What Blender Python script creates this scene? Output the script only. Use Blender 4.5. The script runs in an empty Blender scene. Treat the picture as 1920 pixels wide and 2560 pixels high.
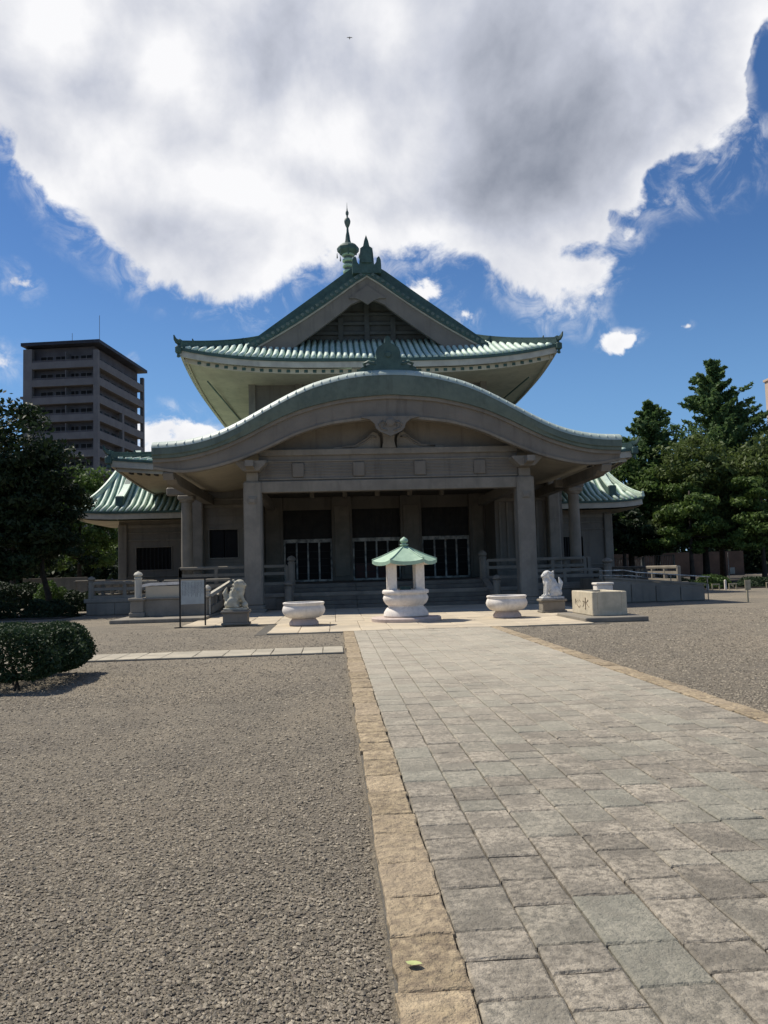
import bpy, bmesh, math, random
import numpy as np
from mathutils import Vector, Matrix, noise as mnoise
random.seed(7); RNG = np.random.default_rng(7)
SC = bpy.context.scene; COL = SC.collection
PI = math.pi
# ------------------------------------------------------------------ camera
cam = bpy.data.cameras.new('camera'); camo = bpy.data.objects.new('camera', cam); COL.objects.link(camo)
cam.sensor_fit = 'VERTICAL'; cam.sensor_height = 24.0; cam.lens = 24.0*2002/2560
cam.clip_start = .1; cam.clip_end = 3000
Mw = Matrix(((0.99767684, 0.02324911, -0.06403445), (-0.0621427, -0.07457125, -0.99527756), (-0.02791445, 0.99694464, -0.07295324)))
camo.matrix_world = Matrix.Translation((-2.15, 0, 1.55)) @ Mw.to_4x4()
SC.camera = camo
# ------------------------------------------------------------------ sun, sky with clouds, exposure
SD = Vector((-.55, .36, 1.0)).normalized()
sun = bpy.data.lights.new('sun', 'SUN'); suno = bpy.data.objects.new('sun', sun); COL.objects.link(suno)
sun.energy = 5.0; sun.angle = math.radians(.55); sun.color = (1, .93, .81)
suno.rotation_euler = SD.to_track_quat('Z', 'Y').to_euler(); suno.location = (-20, 10, 60)
SC.view_settings.view_transform = 'Standard'; SC.view_settings.look = 'None'
SC.view_settings.gamma = 1; SC.view_settings.use_curve_mapping = False; SC.view_settings.exposure = 0.18
SC.render.engine = 'CYCLES'
world = bpy.data.worlds.new('World'); SC.world = world; world.use_nodes = True

class NT:
    def __init__(s, tree): s.t = tree; s.n = tree.nodes; s.l = tree.links; s.n.clear()
    def node(s, typ, ins=None, **kw):
        n = s.n.new(typ)
        for k, v in kw.items(): setattr(n, k, v)
        for k, v in (ins or {}).items():
            i = n.inputs[k]
            if isinstance(v, bpy.types.NodeSocket): s.l.new(v, i)
            else: i.default_value = v
        return n
    def m(s, op, a, b=0.0, c=None, clamp=False):
        n = s.n.new('ShaderNodeMath'); n.operation = op; n.use_clamp = clamp
        for i, v in enumerate((a, b) if c is None else (a, b, c)):
            if isinstance(v, bpy.types.NodeSocket): s.l.new(v, n.inputs[i])
            else: n.inputs[i].default_value = v
        return n.outputs[0]
    def v(s, op, a, b=None, scale=None):
        n = s.n.new('ShaderNodeVectorMath'); n.operation = op
        for i, v in enumerate((a, b)):
            if v is None: continue
            if isinstance(v, bpy.types.NodeSocket): s.l.new(v, n.inputs[i])
            else: n.inputs[i].default_value = v
        if scale is not None:
            if isinstance(scale, bpy.types.NodeSocket): s.l.new(scale, n.inputs['Scale'])
            else: n.inputs['Scale'].default_value = scale
        return n.outputs['Value'] if op in ('LENGTH', 'DOT_PRODUCT', 'DISTANCE') else n.outputs[0]
    def noise(s, vec, scale, detail=4, rough=.55, dist=0.0, col=False):
        n = s.node('ShaderNodeTexNoise', {'Vector': vec, 'Scale': scale, 'Detail': detail, 'Roughness': rough, 'Distortion': dist})
        return n.outputs['Color' if col else 'Fac']
    def sm(s, x, a, b, lo=0.0, hi=1.0):
        n = s.node('ShaderNodeMapRange', {'Value': x, 'From Min': a, 'From Max': b, 'To Min': lo, 'To Max': hi}, interpolation_type='SMOOTHSTEP')
        return n.outputs[0]
    def mix(s, f, a, b, blend='MIX'):
        n = s.node('ShaderNodeMix', data_type='RGBA', blend_type=blend)
        for i, v in ((0, f), (6, a), (7, b)):
            if isinstance(v, bpy.types.NodeSocket): s.l.new(v, n.inputs[i])
            else: n.inputs[i].default_value = (*v, 1) if isinstance(v, tuple) and len(v) == 3 else v
        return n.outputs[2]

def build_world():
    T = NT(world.node_tree)
    tc = T.node('ShaderNodeTexCoord')
    d = T.v('NORMALIZE', tc.outputs['Generated'])
    sep = T.node('ShaderNodeSeparateXYZ', {0: d})
    X, Y, Z = sep.outputs
    az = T.m('ARCTAN2', X, Y); el = T.m('ARCSINE', Z)
    # warped coordinates
    w1 = T.v('SUBTRACT', T.noise(d, 4.0, 2, .5, col=True), (.5, .5, .5))
    w2 = T.v('SUBTRACT', T.noise(d, 18.0, 4, .6, col=True), (.5, .5, .5))
    w = T.v('ADD', T.v('SCALE', w1, scale=.05), T.v('SCALE', w2, scale=.028))
    p = T.v('ADD', T.node('ShaderNodeCombineXYZ', {0: az, 1: el}).outputs[0], w)
    ps = T.node('ShaderNodeSeparateXYZ', {0: p}); wa, we = ps.outputs[0], ps.outputs[1]
    f1 = T.noise(d, 6.5, 11, .62, .3); f0 = T.noise(d, 5.5, 8, .55, .2); f2 = T.noise(T.v('ADD', d, (-.03, .0, .04)), 5.5, 6, .53, .2)
    # lower boundary of the great cloud, elevation as a function of azimuth
    pts = [(-.9, .62), (-.6, .56), (-.48, .50), (-.387, .46), (-.362, .425), (-.335, .40), (-.291, .373), (-.238, .345), (-.177, .333), (-.132, .32), (-.086, .328), (-.051, .353), (-.02, .374),
           (.03, .384), (.086, .388), (.125, .392), (.165, .378), (.203, .355), (.225, .325), (.25, .315), (.30, .318), (.343, .325), (.371, .350), (.395, .385), (.42, .412), (.45, .412), (.476, .418), (.498, .428), (.528, .445), (.56, .48), (.7, .56), (.9, .64)]
    fc = T.n.new('ShaderNodeFloatCurve'); cv = fc.mapping.curves[0]
    P = [((a+.9)/1.8, e) for a, e in pts]
    cv.points[0].location = P[0]; cv.points[1].location = P[-1]
    for q in P[1:-1]: cv.points.new(*q)
    for q in cv.points: q.handle_type = 'AUTO'
    fc.mapping.update()
    T.l.new(T.m('DIVIDE', T.m('ADD', wa, .9), 1.8, clamp=True), fc.inputs['Value'])
    B = fc.outputs[0]
    t = T.m('SUBTRACT', we, B)
    t = T.m('MINIMUM', t, T.m('SUBTRACT', .98, we))
    t = T.m('MINIMUM', t, T.m('MULTIPLY', T.m('SUBTRACT', 1.05, T.m('ABSOLUTE', wa)), .5))
    def blob(c, r):
        q = T.v('SUBTRACT', p, (c[0], c[1], 0)); q = T.v('MULTIPLY', q, (1/r[0], 1/r[1], 0))
        return T.m('SUBTRACT', 1.0, T.v('LENGTH', q))
    # holes of blue
    for c, r, k in (((.545, .52), (.035, .06), .16), ((.325, .378), (.07, .022), .045), ((.36, .41), (.03, .03), .05), ((-.211, .635), (.05, .022), .10), ((.42, .44), (.05, .02), .05)):
        t = T.m('SUBTRACT', t, T.m('MULTIPLY', T.m('MAXIMUM', blob(c, r), 0.0), k))
    t = T.m('ADD', t, T.m('MULTIPLY', T.m('SUBTRACT', f1, .5), .19))
    # detached puffs
    tb = None
    for c, r in (((-.372, .338), (.035, .022)), ((-.385, .252), (.04, .03)), ((.118, .342), (.035, .022)), ((.177, .306), (.035, .018)), ((.378, .27), (.026, .011)), ((.439, .274), (.012, .008)),
                 ((-.238, .262), (.014, .009)), ((-.19, .150), (.10, .045)), ((.22, .37), (.05, .03)), ((.345, .33), (.03, .02))):
        b = blob(c, r); tb = b if tb is None else T.m('MAXIMUM', tb, b)
    tb = T.m('ADD', T.m('MULTIPLY', tb, .055), T.m('MULTIPLY', T.m('SUBTRACT', f1, .585), .36))
    # scattered cumulus over the rest of the sky, outside the great cloud
    far = T.m('SUBTRACT', T.noise(d, 2.3, 7, .58), .60)
    farm = T.m('MAXIMUM', T.sm(T.m('ABSOLUTE', az), .75, 1.1), T.sm(el, .85, 1.1))
    sunm = T.sm(T.v('DOT_PRODUCT', d, tuple(SD)), .90, .97, 1, 0)
    tf = T.m('SUBTRACT', far, T.m('MULTIPLY', T.m('SUBTRACT', 1.0, T.m('MULTIPLY', farm, sunm)), 1.0))
    tt = T.m('MAXIMUM', T.m('MAXIMUM', t, tb), tf)
    dens = T.sm(tt, -.002, .022)
    veil = T.m('MULTIPLY', T.sm(tt, -.05, .012), T.sm(T.noise(d, 22.0, 6, .65, .8), .42, .70, 0, .55))
    dens = T.m('MULTIPLY', T.m('MAXIMUM', dens, veil), T.sm(el, -.02, .06))
    # brightness: thick grey bellies, white rims, relief towards the sun
    L = .82
    for c, r, k in (((-.045, .59), (.14, .09), .24), ((.24, .565), (.24, .15), .34), ((.31, .47), (.20, .10), .30), ((.18, .44), (.16, .05), .20), ((-.242, .53), (.10, .05), .15), ((-.16, .395), (.16, .04), .14), ((.0, .47), (.10, .03), .12), ((-.32, .47), (.07, .05), .10), ((.42, .52), (.12, .10), .16),
                    ((-.33, .60), (.10, .06), -.24), ((-.19, .59), (.06, .05), -.25), ((.08, .62), (.05, .04), -.22), ((-.15, .46), (.12, .04), -.20), ((.03, .52), (.05, .06), -.16), ((.12, .41), (.1, .02), -.1)):
        g = T.sm(blob(c, r), -.15, 1.0, 0, k*1.25)
        L = T.m('SUBTRACT', L, g)
    L = T.m('ADD', L, T.m('MULTIPLY', T.m('SUBTRACT', f2, f0), 1.35))
    L = T.m('ADD', L, T.m('MULTIPLY', T.m('SUBTRACT', T.noise(d, 3.5, 5, .5), .5), .45))
    L = T.m('ADD', L, T.sm(tt, .09, .0, 0, .10))
    L = T.m('MINIMUM', T.m('MAXIMUM', L, .0), 1.0)
    ramp = T.node('ShaderNodeValToRGB', {0: L}); cr = ramp.color_ramp
    cr.elements[0].position = .0; cr.elements[0].color = (.22, .25, .32, 1)
    cr.elements[1].position = 1.0; cr.elements[1].color = (1.0, 1.0, 1.02, 1)
    e = cr.elements.new(.55); e.color = (.60, .63, .72, 1)
    cloud = T.v('SCALE', ramp.outputs[0], scale=14.6)
    sky = T.node('ShaderNodeTexSky', sky_type='NISHITA', sun_disc=False, sun_elevation=math.asin(SD.z), sun_rotation=math.atan2(SD.x, SD.y), altitude=50, air_density=1.0, dust_density=.1, ozone_density=1.3)
    hs = T.node('ShaderNodeHueSaturation', {'Saturation': 1.15, 'Value': 1.0, 'Color': sky.outputs[0]})
    skyc = T.v('MULTIPLY', hs.outputs[0], (.98, 1.20, 1.50))
    skyc = T.mix(T.sm(el, .42, .02, 0, .62), skyc, (3.4, 7.0, 12.0))
    col = T.mix(dens, skyc, cloud)
    bg = T.node('ShaderNodeBackground', {'Color': col, 'Strength': .058})
    out = T.node('ShaderNodeOutputWorld', {0: bg.outputs[0]})
build_world()
world.cycles.sampling_method = 'MANUAL'; world.cycles.sample_map_resolution = 512

# ------------------------------------------------------------------ materials
MATS = {}
def mat(name, c1, c2=None, scale=3.0, rough=.85, bump=.2, bscale=40.0, bdist=.02, speck=None, rnd=0.0, spec=.3, hue=None, stain=0.0, metal=0.0):
    """procedural surface: two-tone noise, optional speckle, per-piece variation (attribute rnd), bump"""
    m = bpy.data.materials.new(name); m.use_nodes = True; T = NT(m.node_tree)
    tc = T.node('ShaderNodeTexCoord'); g = T.node('ShaderNodeNewGeometry'); pos = g.outputs['Position']
    c2 = c2 or tuple(x*.8 for x in c1)
    n1 = T.noise(pos, scale, 6, .6)
    col = T.mix(T.sm(n1, .35, .65), c1, c2)
    if speck:
        n2 = T.noise(pos, speck[0], 3, .7)
        col = T.mix(T.m('MULTIPLY', T.sm(n2, .35, .7), speck[1]), col, speck[2])
    if rnd:
        at = T.node('ShaderNodeAttribute', attribute_name='rnd'); r = at.outputs['Fac']
        col = T.mix(1.0, col, T.node('ShaderNodeCombineColor', {0: T.m('ADD', T.m('MULTIPLY', r, rnd), 1-rnd/2), 1: T.m('ADD', T.m('MULTIPLY', r, rnd), 1-rnd/2), 2: T.m('ADD', T.m('MULTIPLY', r, rnd), 1-rnd/2)}).outputs[0], 'MULTIPLY')
        if hue:
            r2 = T.m('FRACT', T.m('MULTIPLY', r, 7.31))
            col = T.mix(T.m('MULTIPLY', T.m('SUBTRACT', r2, .4, clamp=True), .8), col, hue)
    if stain:
        sv = T.v('MULTIPLY', pos, (3.0, 3.0, .35))
        n3 = T.noise(sv, 1.2, 5, .6)
        col = T.mix(T.m('MULTIPLY', T.sm(n3, .5, .75), stain), col, tuple(x*.45 for x in c1))
    bn = T.noise(pos, bscale, 5, .65)
    bp = T.node('ShaderNodeBump', {'Strength': bump, 'Distance': bdist, 'Height': bn})
    b = T.node('ShaderNodeBsdfPrincipled', {'Base Color': col, 'Roughness': rough, 'Specular IOR Level': spec, 'Metallic': metal, 'Normal': bp.outputs[0]})
    T.node('ShaderNodeOutputMaterial', {0: b.outputs[0]})
    MATS[name] = m; return m
def leafmat(name, c1, c2, tr=.35):
    m = bpy.data.materials.new(name); m.use_nodes = True; T = NT(m.node_tree)
    r = T.node('ShaderNodeAttribute', attribute_name='rnd').outputs['Fac']
    g = T.node('ShaderNodeNewGeometry')
    n = T.noise(g.outputs['Position'], .6, 3, .5)
    col = T.mix(T.m('ADD', T.m('MULTIPLY', r, .6), T.m('MULTIPLY', n, .4)), c1, c2)
    a = T.node('ShaderNodeBsdfPrincipled', {'Base Color': col, 'Roughness': .6, 'Specular IOR Level': .25})
    b = T.node('ShaderNodeBsdfTranslucent', {'Color': col})
    x = T.node('ShaderNodeMixShader', {0: tr, 1: a.outputs[0], 2: b.outputs[0]})
    T.node('ShaderNodeOutputMaterial', {0: x.outputs[0]}); return m

M_gravel = mat('gravel', (.27, .232, .172), (.20, .172, .13), 1.2, .95, 1.0, 26, .05, speck=(38, .8, (.10, .095, .09)))
def ground_patches():
    T = NT.__new__(NT); T.t = M_gravel.node_tree; T.n = T.t.nodes; T.l = T.t.links
    b = [x for x in T.n if x.type == 'BSDF_PRINCIPLED'][0]; src = b.inputs['Base Color'].links[0].from_socket
    g = T.node('ShaderNodeNewGeometry').outputs['Position']
    n = T.noise(g, .22, 6, .62, .6); n2 = T.noise(g, 2.6, 5, .7, .4); n3 = T.noise(g, 8.0, 5, .75, 1.5); n4 = T.noise(g, 19.0, 3, .8, 2.0)
    c = T.mix(T.sm(n, .40, .66, 0, .45), src, (.33, .275, .20)); c = T.mix(T.sm(n2, .50, .72, 0, .45), c, (.15, .13, .105)); c = T.mix(T.sm(n3, .54, .66, 0, .5), c, (.40, .345, .26)); c = T.mix(T.sm(n4, .52, .62, 0, .6), c, (.11, .095, .075))
    T.l.new(c, b.inputs['Base Color'])
ground_patches()
def slab_pale_by_y():  # blends slab colour towards a paler tone with rising y, broken up by noise
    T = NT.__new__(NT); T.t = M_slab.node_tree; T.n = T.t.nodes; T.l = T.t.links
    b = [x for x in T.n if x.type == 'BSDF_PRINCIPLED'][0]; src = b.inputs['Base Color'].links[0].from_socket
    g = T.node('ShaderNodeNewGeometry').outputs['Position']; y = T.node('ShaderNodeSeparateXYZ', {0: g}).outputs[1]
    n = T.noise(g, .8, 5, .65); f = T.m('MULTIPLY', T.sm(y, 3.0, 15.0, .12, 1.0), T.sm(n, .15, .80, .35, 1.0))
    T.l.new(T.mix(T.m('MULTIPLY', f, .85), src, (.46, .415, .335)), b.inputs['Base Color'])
SLAB_PALE_BY_Y = slab_pale_by_y
M_pebble = mat('pebble_stone', (.28, .243, .185), (.195, .17, .13), 14, .9, .3, 200, .002, rnd=1.1, hue=(.20, .165, .135))
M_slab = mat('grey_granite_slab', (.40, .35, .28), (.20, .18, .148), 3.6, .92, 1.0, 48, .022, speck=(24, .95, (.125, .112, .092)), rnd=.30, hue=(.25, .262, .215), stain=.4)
SLAB_PALE_BY_Y()
M_pale = mat('pale_granite_slab', (.52, .44, .32), (.42, .36, .27), 1.1, .88, .4, 50, .006, speck=(120, .35, (.34, .30, .25)), rnd=.22)
M_strip = mat('pale_walk_slab', (.40, .36, .28), (.31, .28, .22), 1.4, .9, .4, 50, .006, speck=(120, .4, (.25, .23, .2)), rnd=.25)
M_kerb = mat('yellow_granite', (.47, .375, .245), (.33, .26, .165), 7, .9, 1.0, 20, .045, speck=(17, .85, (.19, .148, .105)), rnd=.3, hue=(.36, .29, .21))
M_bed = mat('sand_joint', (.12, .11, .095), (.08, .075, .065), 20, .95, .4)
M_conc = mat('granite_plaster', (.205, .183, .152), (.165, .148, .124), .8, .85, .25, 18, .02, speck=(9, .3, (.19, .18, .165)), stain=.45)
M_conc2 = mat('grey_stone_dressing', (.25, .225, .185), (.195, .175, .145), 1.3, .85, .2, 25, .01, speck=(6, .3, (.17, .155, .13)), stain=.5)
M_step = mat('stair_stone', (.155, .145, .125), (.12, .112, .098), 2, .95, .25, 30, .01, stain=.3, spec=.1)
M_soffit = mat('cream_soffit', (.55, .49, .37), (.46, .41, .31), .7, .85, .1, 12, .01, stain=.35)
M_fascia = mat('cream_fascia', (.50, .48, .41), (.40, .38, .33), 1.5, .8, .1, 20, .01, stain=.3)
M_tile = mat('verdigris_tile', (.60, .72, .60), (.48, .62, .51), 2.5, .6, .15, 30, .01, speck=(9, .5, (.66, .72, .60)), stain=.38, spec=.4, rnd=.25)
M_roll = mat('pale_verdigris_roll', (.62, .72, .62), (.48, .60, .50), 2.5, .6, .12, 30, .01, speck=(9, .4, (.50, .62, .53)), stain=.3, spec=.4, rnd=.2)
M_bedg = mat('green_channel_tile', (.20, .31, .25), (.14, .24, .19), 2.5, .7, .15, 30, .01, stain=.4)
M_tiled = mat('dark_verdigris', (.055, .105, .092), (.035, .07, .062), 2.0, .6, .2, 25, .01, speck=(6, .4, (.09, .15, .12)), spec=.4)
M_edge = mat('verdigris_roof_edge', (.11, .148, .125), (.075, .108, .092), .9, .6, .15, 14, .01, speck=(5, .35, (.15, .19, .16)), stain=.6, spec=.45)
M_patina = mat('patina_copper', (.36, .50, .37), (.28, .41, .30), 5, .6, .15, 60, .004, speck=(20, .4, (.30, .46, .33)), spec=.5)
M_shell = mat('pale_copper_sheet', (.42, .48, .43), (.34, .41, .36), 1.5, .5, .1, 20, .01, stain=.3, spec=.5)
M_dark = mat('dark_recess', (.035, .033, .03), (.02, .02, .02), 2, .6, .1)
M_gable = mat('dark_gable_boards', (.105, .11, .10), (.08, .085, .078), 1.5, .8, .2, 20, .01, stain=.3)
M_glass = mat('dark_glass', (.012, .010, .010), (.007, .006, .006), 1, .45, .02, spec=.12)
M_red = mat('dark_red_lacquer', (.07, .02, .018), (.04, .015, .012), 2, .5, .05)
M_frame = mat('grey_door_frame', (.62, .61, .56), (.20, .20, .19), 3, .6, .05)
M_white = mat('white_marble', (.80, .75, .68), (.66, .61, .55), 2.5, .7, .2, 40, .006, speck=(14, .35, (.50, .46, .42)), stain=.4, spec=.4)
M_pink = mat('pink_granite', (.56, .46, .41), (.47, .39, .35), 8, .7, .2, 60, .004, speck=(90, .4, (.36, .30, .28)))
M_lion = mat('pale_statue_stone', (.50, .47, .37), (.36, .34, .27), 7, .85, .5, 30, .012, speck=(30, .3, (.30, .30, .27)))
M_liong = mat('grey_statue_stone', (.66, .66, .64), (.52, .52, .50), 7, .85, .5, 30, .012, speck=(30, .3, (.24, .24, .24)))
M_basin = mat('cream_basin_stone', (.55, .48, .36), (.44, .39, .29), 4, .85, .4, 40, .01, stain=.3)
M_brown = mat('dark_brown_wall', (.10, .07, .055), (.07, .05, .04), .8, .9, .1)
M_black = mat('black_metal', (.012, .012, .012), (.02, .02, .02), 5, .5, .05)
M_board = mat('grey_notice_panel', (.42, .45, .44), (.36, .38, .375), 3, .5, .03, stain=.2)
M_ink = mat('faded_ink', (.10, .11, .115), (.08, .09, .1), 9, .7, .02)
M_carve = mat('carved_groove', (.16, .12, .08), (.22, .17, .12), 9, .9, .1)
M_apt = mat('mauve_grey_tile', (.155, .148, .150), (.13, .124, .126), .5, .8, .05, 5, .01, stain=.25)
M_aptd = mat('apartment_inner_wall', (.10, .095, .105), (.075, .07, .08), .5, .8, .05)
M_aptroof = mat('navy_roof_band', (.03, .035, .05), (.02, .022, .03), .5, .6, .05)
M_beige = mat('beige_tower_wall', (.52, .40, .30), (.46, .35, .27), .3, .85, .05)
M_bark = mat('bark', (.06, .05, .04), (.035, .03, .025), 6, .95, .8, 25, .03)
M_wood = mat('weathered_post_wood', (.38, .34, .24), (.30, .26, .18), 8, .85, .2)
M_soil = mat('earth', (.06, .05, .04), (.04, .035, .028), 3, .95, .6, 20, .04)
M_leafy = mat('fresh_fallen_leaf', (.42, .46, .20), (.36, .40, .17), 30, .6, .1)
M_rail = mat('grey_metal_fence', (.24, .25, .25), (.19, .20, .20), 2, .5, .02)
L_con = leafmat('conifer_needles', (.055, .11, .04), (.13, .20, .065))
L_broad = leafmat('broad_leaves', (.045, .085, .020), (.125, .19, .045))
L_olive = leafmat('olive_leaves', (.045, .075, .020), (.125, .165, .045))
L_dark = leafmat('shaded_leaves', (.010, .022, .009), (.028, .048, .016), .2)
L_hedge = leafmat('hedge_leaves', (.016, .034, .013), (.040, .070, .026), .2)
L_mound = leafmat('clipped_shrub_leaves', (.035, .07, .015), (.09, .15, .035))

# ------------------------------------------------------------------ mesh helpers
WINV = {}
def thingW(name, label, cat, loc, group=None, shift=(0, 0, 0)):
    # an Empty at the thing's base whose parts are given in place
    o = thing(name, label, cat, loc, 0, group); WINV[o.name] = Matrix.Translation(Vector(shift)-Vector(loc)); return o
def sub(name, parent):
    o = bpy.data.objects.new(name, None); COL.objects.link(o); o.parent = parent; o.matrix_parent_inverse = WINV[parent.name]; o.empty_display_size = .3
    return o
def link(name, me, m, parent=None, **kw):
    o = bpy.data.objects.new(name, me); COL.objects.link(o)
    if m is not None and me is not None:
        me.materials.clear(); me.materials.append(m)
    if parent:
        o.parent = parent
        if parent.name in WINV: o.matrix_parent_inverse = WINV[parent.name]
    for k, v in kw.items(): o[k] = v
    return o
def thing(name, label, cat, loc=(0, 0, 0), rz=0, group=None):
    o = bpy.data.objects.new(name, None); COL.objects.link(o); o.location = loc; o.rotation_euler = (0, 0, rz)
    o.empty_display_size = .3
    o['label'] = label; o['category'] = cat
    if group: o['group'] = group
    return o
def tag(o, label, cat, group=None):
    o['label'] = label; o['category'] = cat
    if group: o['group'] = group
    return o
class MB:
    def __init__(s): s.v = []; s.f = []; s.r = []
    def add(s, vs, fs, r=None):
        n = len(s.v); s.v += [tuple(p) for p in vs]; s.f += [tuple(i+n for i in f) for f in fs]
        s.r += [random.random() if r is None else r]*len(fs); return s
    def box(s, x0, x1, y0, y1, z0, z1, c=.012):
        x0, x1 = min(x0, x1), max(x0, x1); y0, y1 = min(y0, y1), max(y0, y1); z0, z1 = min(z0, z1), max(z0, z1)
        c = min(c, (x1-x0)*.3, (y1-y0)*.3, (z1-z0)*.3)
        if c <= 0.0005:
            vs = [(x0, y0, z0), (x1, y0, z0), (x1, y1, z0), (x0, y1, z0), (x0, y0, z1), (x1, y0, z1), (x1, y1, z1), (x0, y1, z1)]
            return s.add(vs, [(3, 2, 1, 0), (4, 5, 6, 7), (0, 1, 5, 4), (1, 2, 6, 5), (2, 3, 7, 6), (3, 0, 4, 7)])
        def ring(z, i):
            return [(x0+i+c, y0+i, z), (x1-i-c, y0+i, z), (x1-i, y0+i+c, z), (x1-i, y1-i-c, z), (x1-i-c, y1-i, z), (x0+i+c, y1-i, z), (x0+i, y1-i-c, z), (x0+i, y0+i+c, z)]
        vs = ring(z0, c*.7)+ring(z0+c, 0)+ring(z1-c, 0)+ring(z1, c*.7)
        fs = [tuple(range(7, -1, -1)), tuple(range(24, 32))]
        for k in range(3):
            for i in range(8): fs.append((k*8+i, k*8+(i+1) % 8, k*8+8+(i+1) % 8, k*8+8+i))
        return s.add(vs, fs)
    def prism(s, poly, axis, a, b):
        """poly 2D ccw; axis 'x': poly=(y,z), 'y': poly=(x,z), 'z': poly=(x,y)"""
        n = len(poly)
        def P(p, t): return {'x': (t, p[0], p[1]), 'y': (p[0], t, p[1]), 'z': (p[0], p[1], t)}[axis]
        vs = [P(p, a) for p in poly]+[P(p, b) for p in poly]
        fs = [tuple(range(n))[::-1], tuple(range(n, 2*n))]+[(i, (i+1) % n, n+(i+1) % n, n+i) for i in range(n)]
        return s.add(vs, fs)
    def lathe(s, prof, x=0, y=0, n=32, cap=True, ph=0.0):
        vs = []; m = len(prof)
        for r, z in prof:
            for k in range(n):
                a = 2*PI*k/n+ph; vs.append((x+r*math.cos(a), y+r*math.sin(a), z))
        fs = [(j*n+k, j*n+(k+1) % n, (j+1)*n+(k+1) % n, (j+1)*n+k) for j in range(m-1) for k in range(n)]
        if cap: fs += [tuple(range(n))[::-1], tuple(range((m-1)*n, m*n))]
        return s.add(vs, fs)
    def sweep(s, pts, sec, caps=True, upfix=None):
        """section [(side, up)] swept along pts; up is kept as near Z as it can"""
        pts = [Vector(p) for p in pts]; m = len(sec(0) if callable(sec) else sec); vs = []
        for i, p in enumerate(pts):
            t = (pts[min(i+1, len(pts)-1)]-pts[max(i-1, 0)]).normalized()
            U0 = Vector(upfix) if upfix else (Vector((0, 0, 1)) if abs(t.z) < .95 else Vector((0, 1, 0)))
            sd = t.cross(U0).normalized(); up = sd.cross(t).normalized()
            k = sec if not callable(sec) else sec(i/(len(pts)-1))
            for a, b in k: vs.append(p+sd*a+up*b)
        fs = [(i*m+j, i*m+(j+1) % m, (i+1)*m+(j+1) % m, (i+1)*m+j) for i in range(len(pts)-1) for j in range(m)]
        if caps: fs += [tuple(range(m))[::-1], tuple(range((len(pts)-1)*m, len(pts)*m))]
        return s.add(vs, fs)
    def tube(s, pts, r, n=6, r2=None):
        r2 = r if r2 is None else r2; L = max(1, len(pts)-1)
        m = len(pts); P = [Vector(p) for p in pts]; vs = []
        for i, p in enumerate(P):
            t = (P[min(i+1, m-1)]-P[max(i-1, 0)]).normalized()
            U0 = Vector((0, 0, 1)) if abs(t.z) < .9 else Vector((0, 1, 0))
            sd = t.cross(U0).normalized(); up = sd.cross(t); rr = r+(r2-r)*i/L
            for k in range(n): a = 2*PI*k/n; vs.append(p+sd*(rr*math.cos(a))+up*(rr*math.sin(a)))
        fs = [(i*n+k, i*n+(k+1) % n, (i+1)*n+(k+1) % n, (i+1)*n+k) for i in range(m-1) for k in range(n)]+[tuple(range(n))[::-1], tuple(range((m-1)*n, m*n))]
        return s.add(vs, fs)
    def grid(s, rows, flip=False):
        """rows: list of equal-length point lists"""
        n = len(rows[0]); vs = [p for r in rows for p in r]
        fs = [(i*n+j, i*n+j+1, (i+1)*n+j+1, (i+1)*n+j) for i in range(len(rows)-1) for j in range(n-1)]
        if flip: fs = [f[::-1] for f in fs]
        return s.add(vs, fs)
    def mesh(s, smooth=False, name='mesh'):
        me = bpy.data.meshes.new(name); me.from_pydata(s.v, [], s.f); me.update()
        a = me.attributes.new('rnd', 'FLOAT', 'FACE'); a.data.foreach_set('value', s.r)
        bm = bmesh.new(); bm.from_mesh(me); bmesh.ops.recalc_face_normals(bm, faces=bm.faces); bm.to_mesh(me); bm.free()
        if smooth: me.shade_smooth() if smooth is True else me.set_sharp_from_angle(angle=math.radians(smooth)) if hasattr(me, 'set_sharp_from_angle') else None
        return me
    def build(s, name, m, parent=None, smooth=False, **kw):
        me = s.mesh(False, name)
        if smooth:
            me.polygons.foreach_set('use_smooth', [True]*len(me.polygons))
            if smooth is not True: me.set_sharp_from_angle(angle=math.radians(smooth))
        return link(name, me, m, parent, **kw)
def box(name, m, parent, *a, c=.012, **kw): return MB().box(*a, c=c).build(name, m, parent, **kw)
def quads_np(name, V, m, parent=None, rnd=None, k=4, **kw):
    """V: (N,k,3) polygons -> one mesh"""
    N = V.shape[0]; me = bpy.data.meshes.new(name)
    me.vertices.add(N*k); me.vertices.foreach_set('co', V.reshape(-1).astype(np.float32))
    me.loops.add(N*k); me.loops.foreach_set('vertex_index', np.arange(N*k, dtype=np.int32))
    me.polygons.add(N); me.polygons.foreach_set('loop_start', np.arange(0, N*k, k, dtype=np.int32))
    try: me.polygons.foreach_set('loop_total', np.full(N, k, dtype=np.int32))
    except Exception: pass
    me.update(calc_edges=True)
    a = me.attributes.new('rnd', 'FLOAT', 'FACE'); a.data.foreach_set('value', (rnd if rnd is not None else RNG.random(N)).astype(np.float32))
    return link(name, me, m, parent, **kw)
def leaf_quads(P, size, out=None, flat=0.0):
    """leaf-shaped quads at points P (N,3)"""
    N = len(P); a = RNG.normal(size=(N, 3)); 
    if out is not None: a = a*.9+out*1.1
    a[:, 2] += flat; a /= np.linalg.norm(a, axis=1)[:, None]+1e-9
    b = np.cross(a, RNG.normal(size=(N, 3))); b /= np.linalg.norm(b, axis=1)[:, None]+1e-9
    c = np.cross(a, b); s = (size*(.6+.8*RNG.random(N)))[:, None]
    return np.stack([P-b*s, P-c*s*.45, P+b*s, P+c*s*.45], 1)

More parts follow.
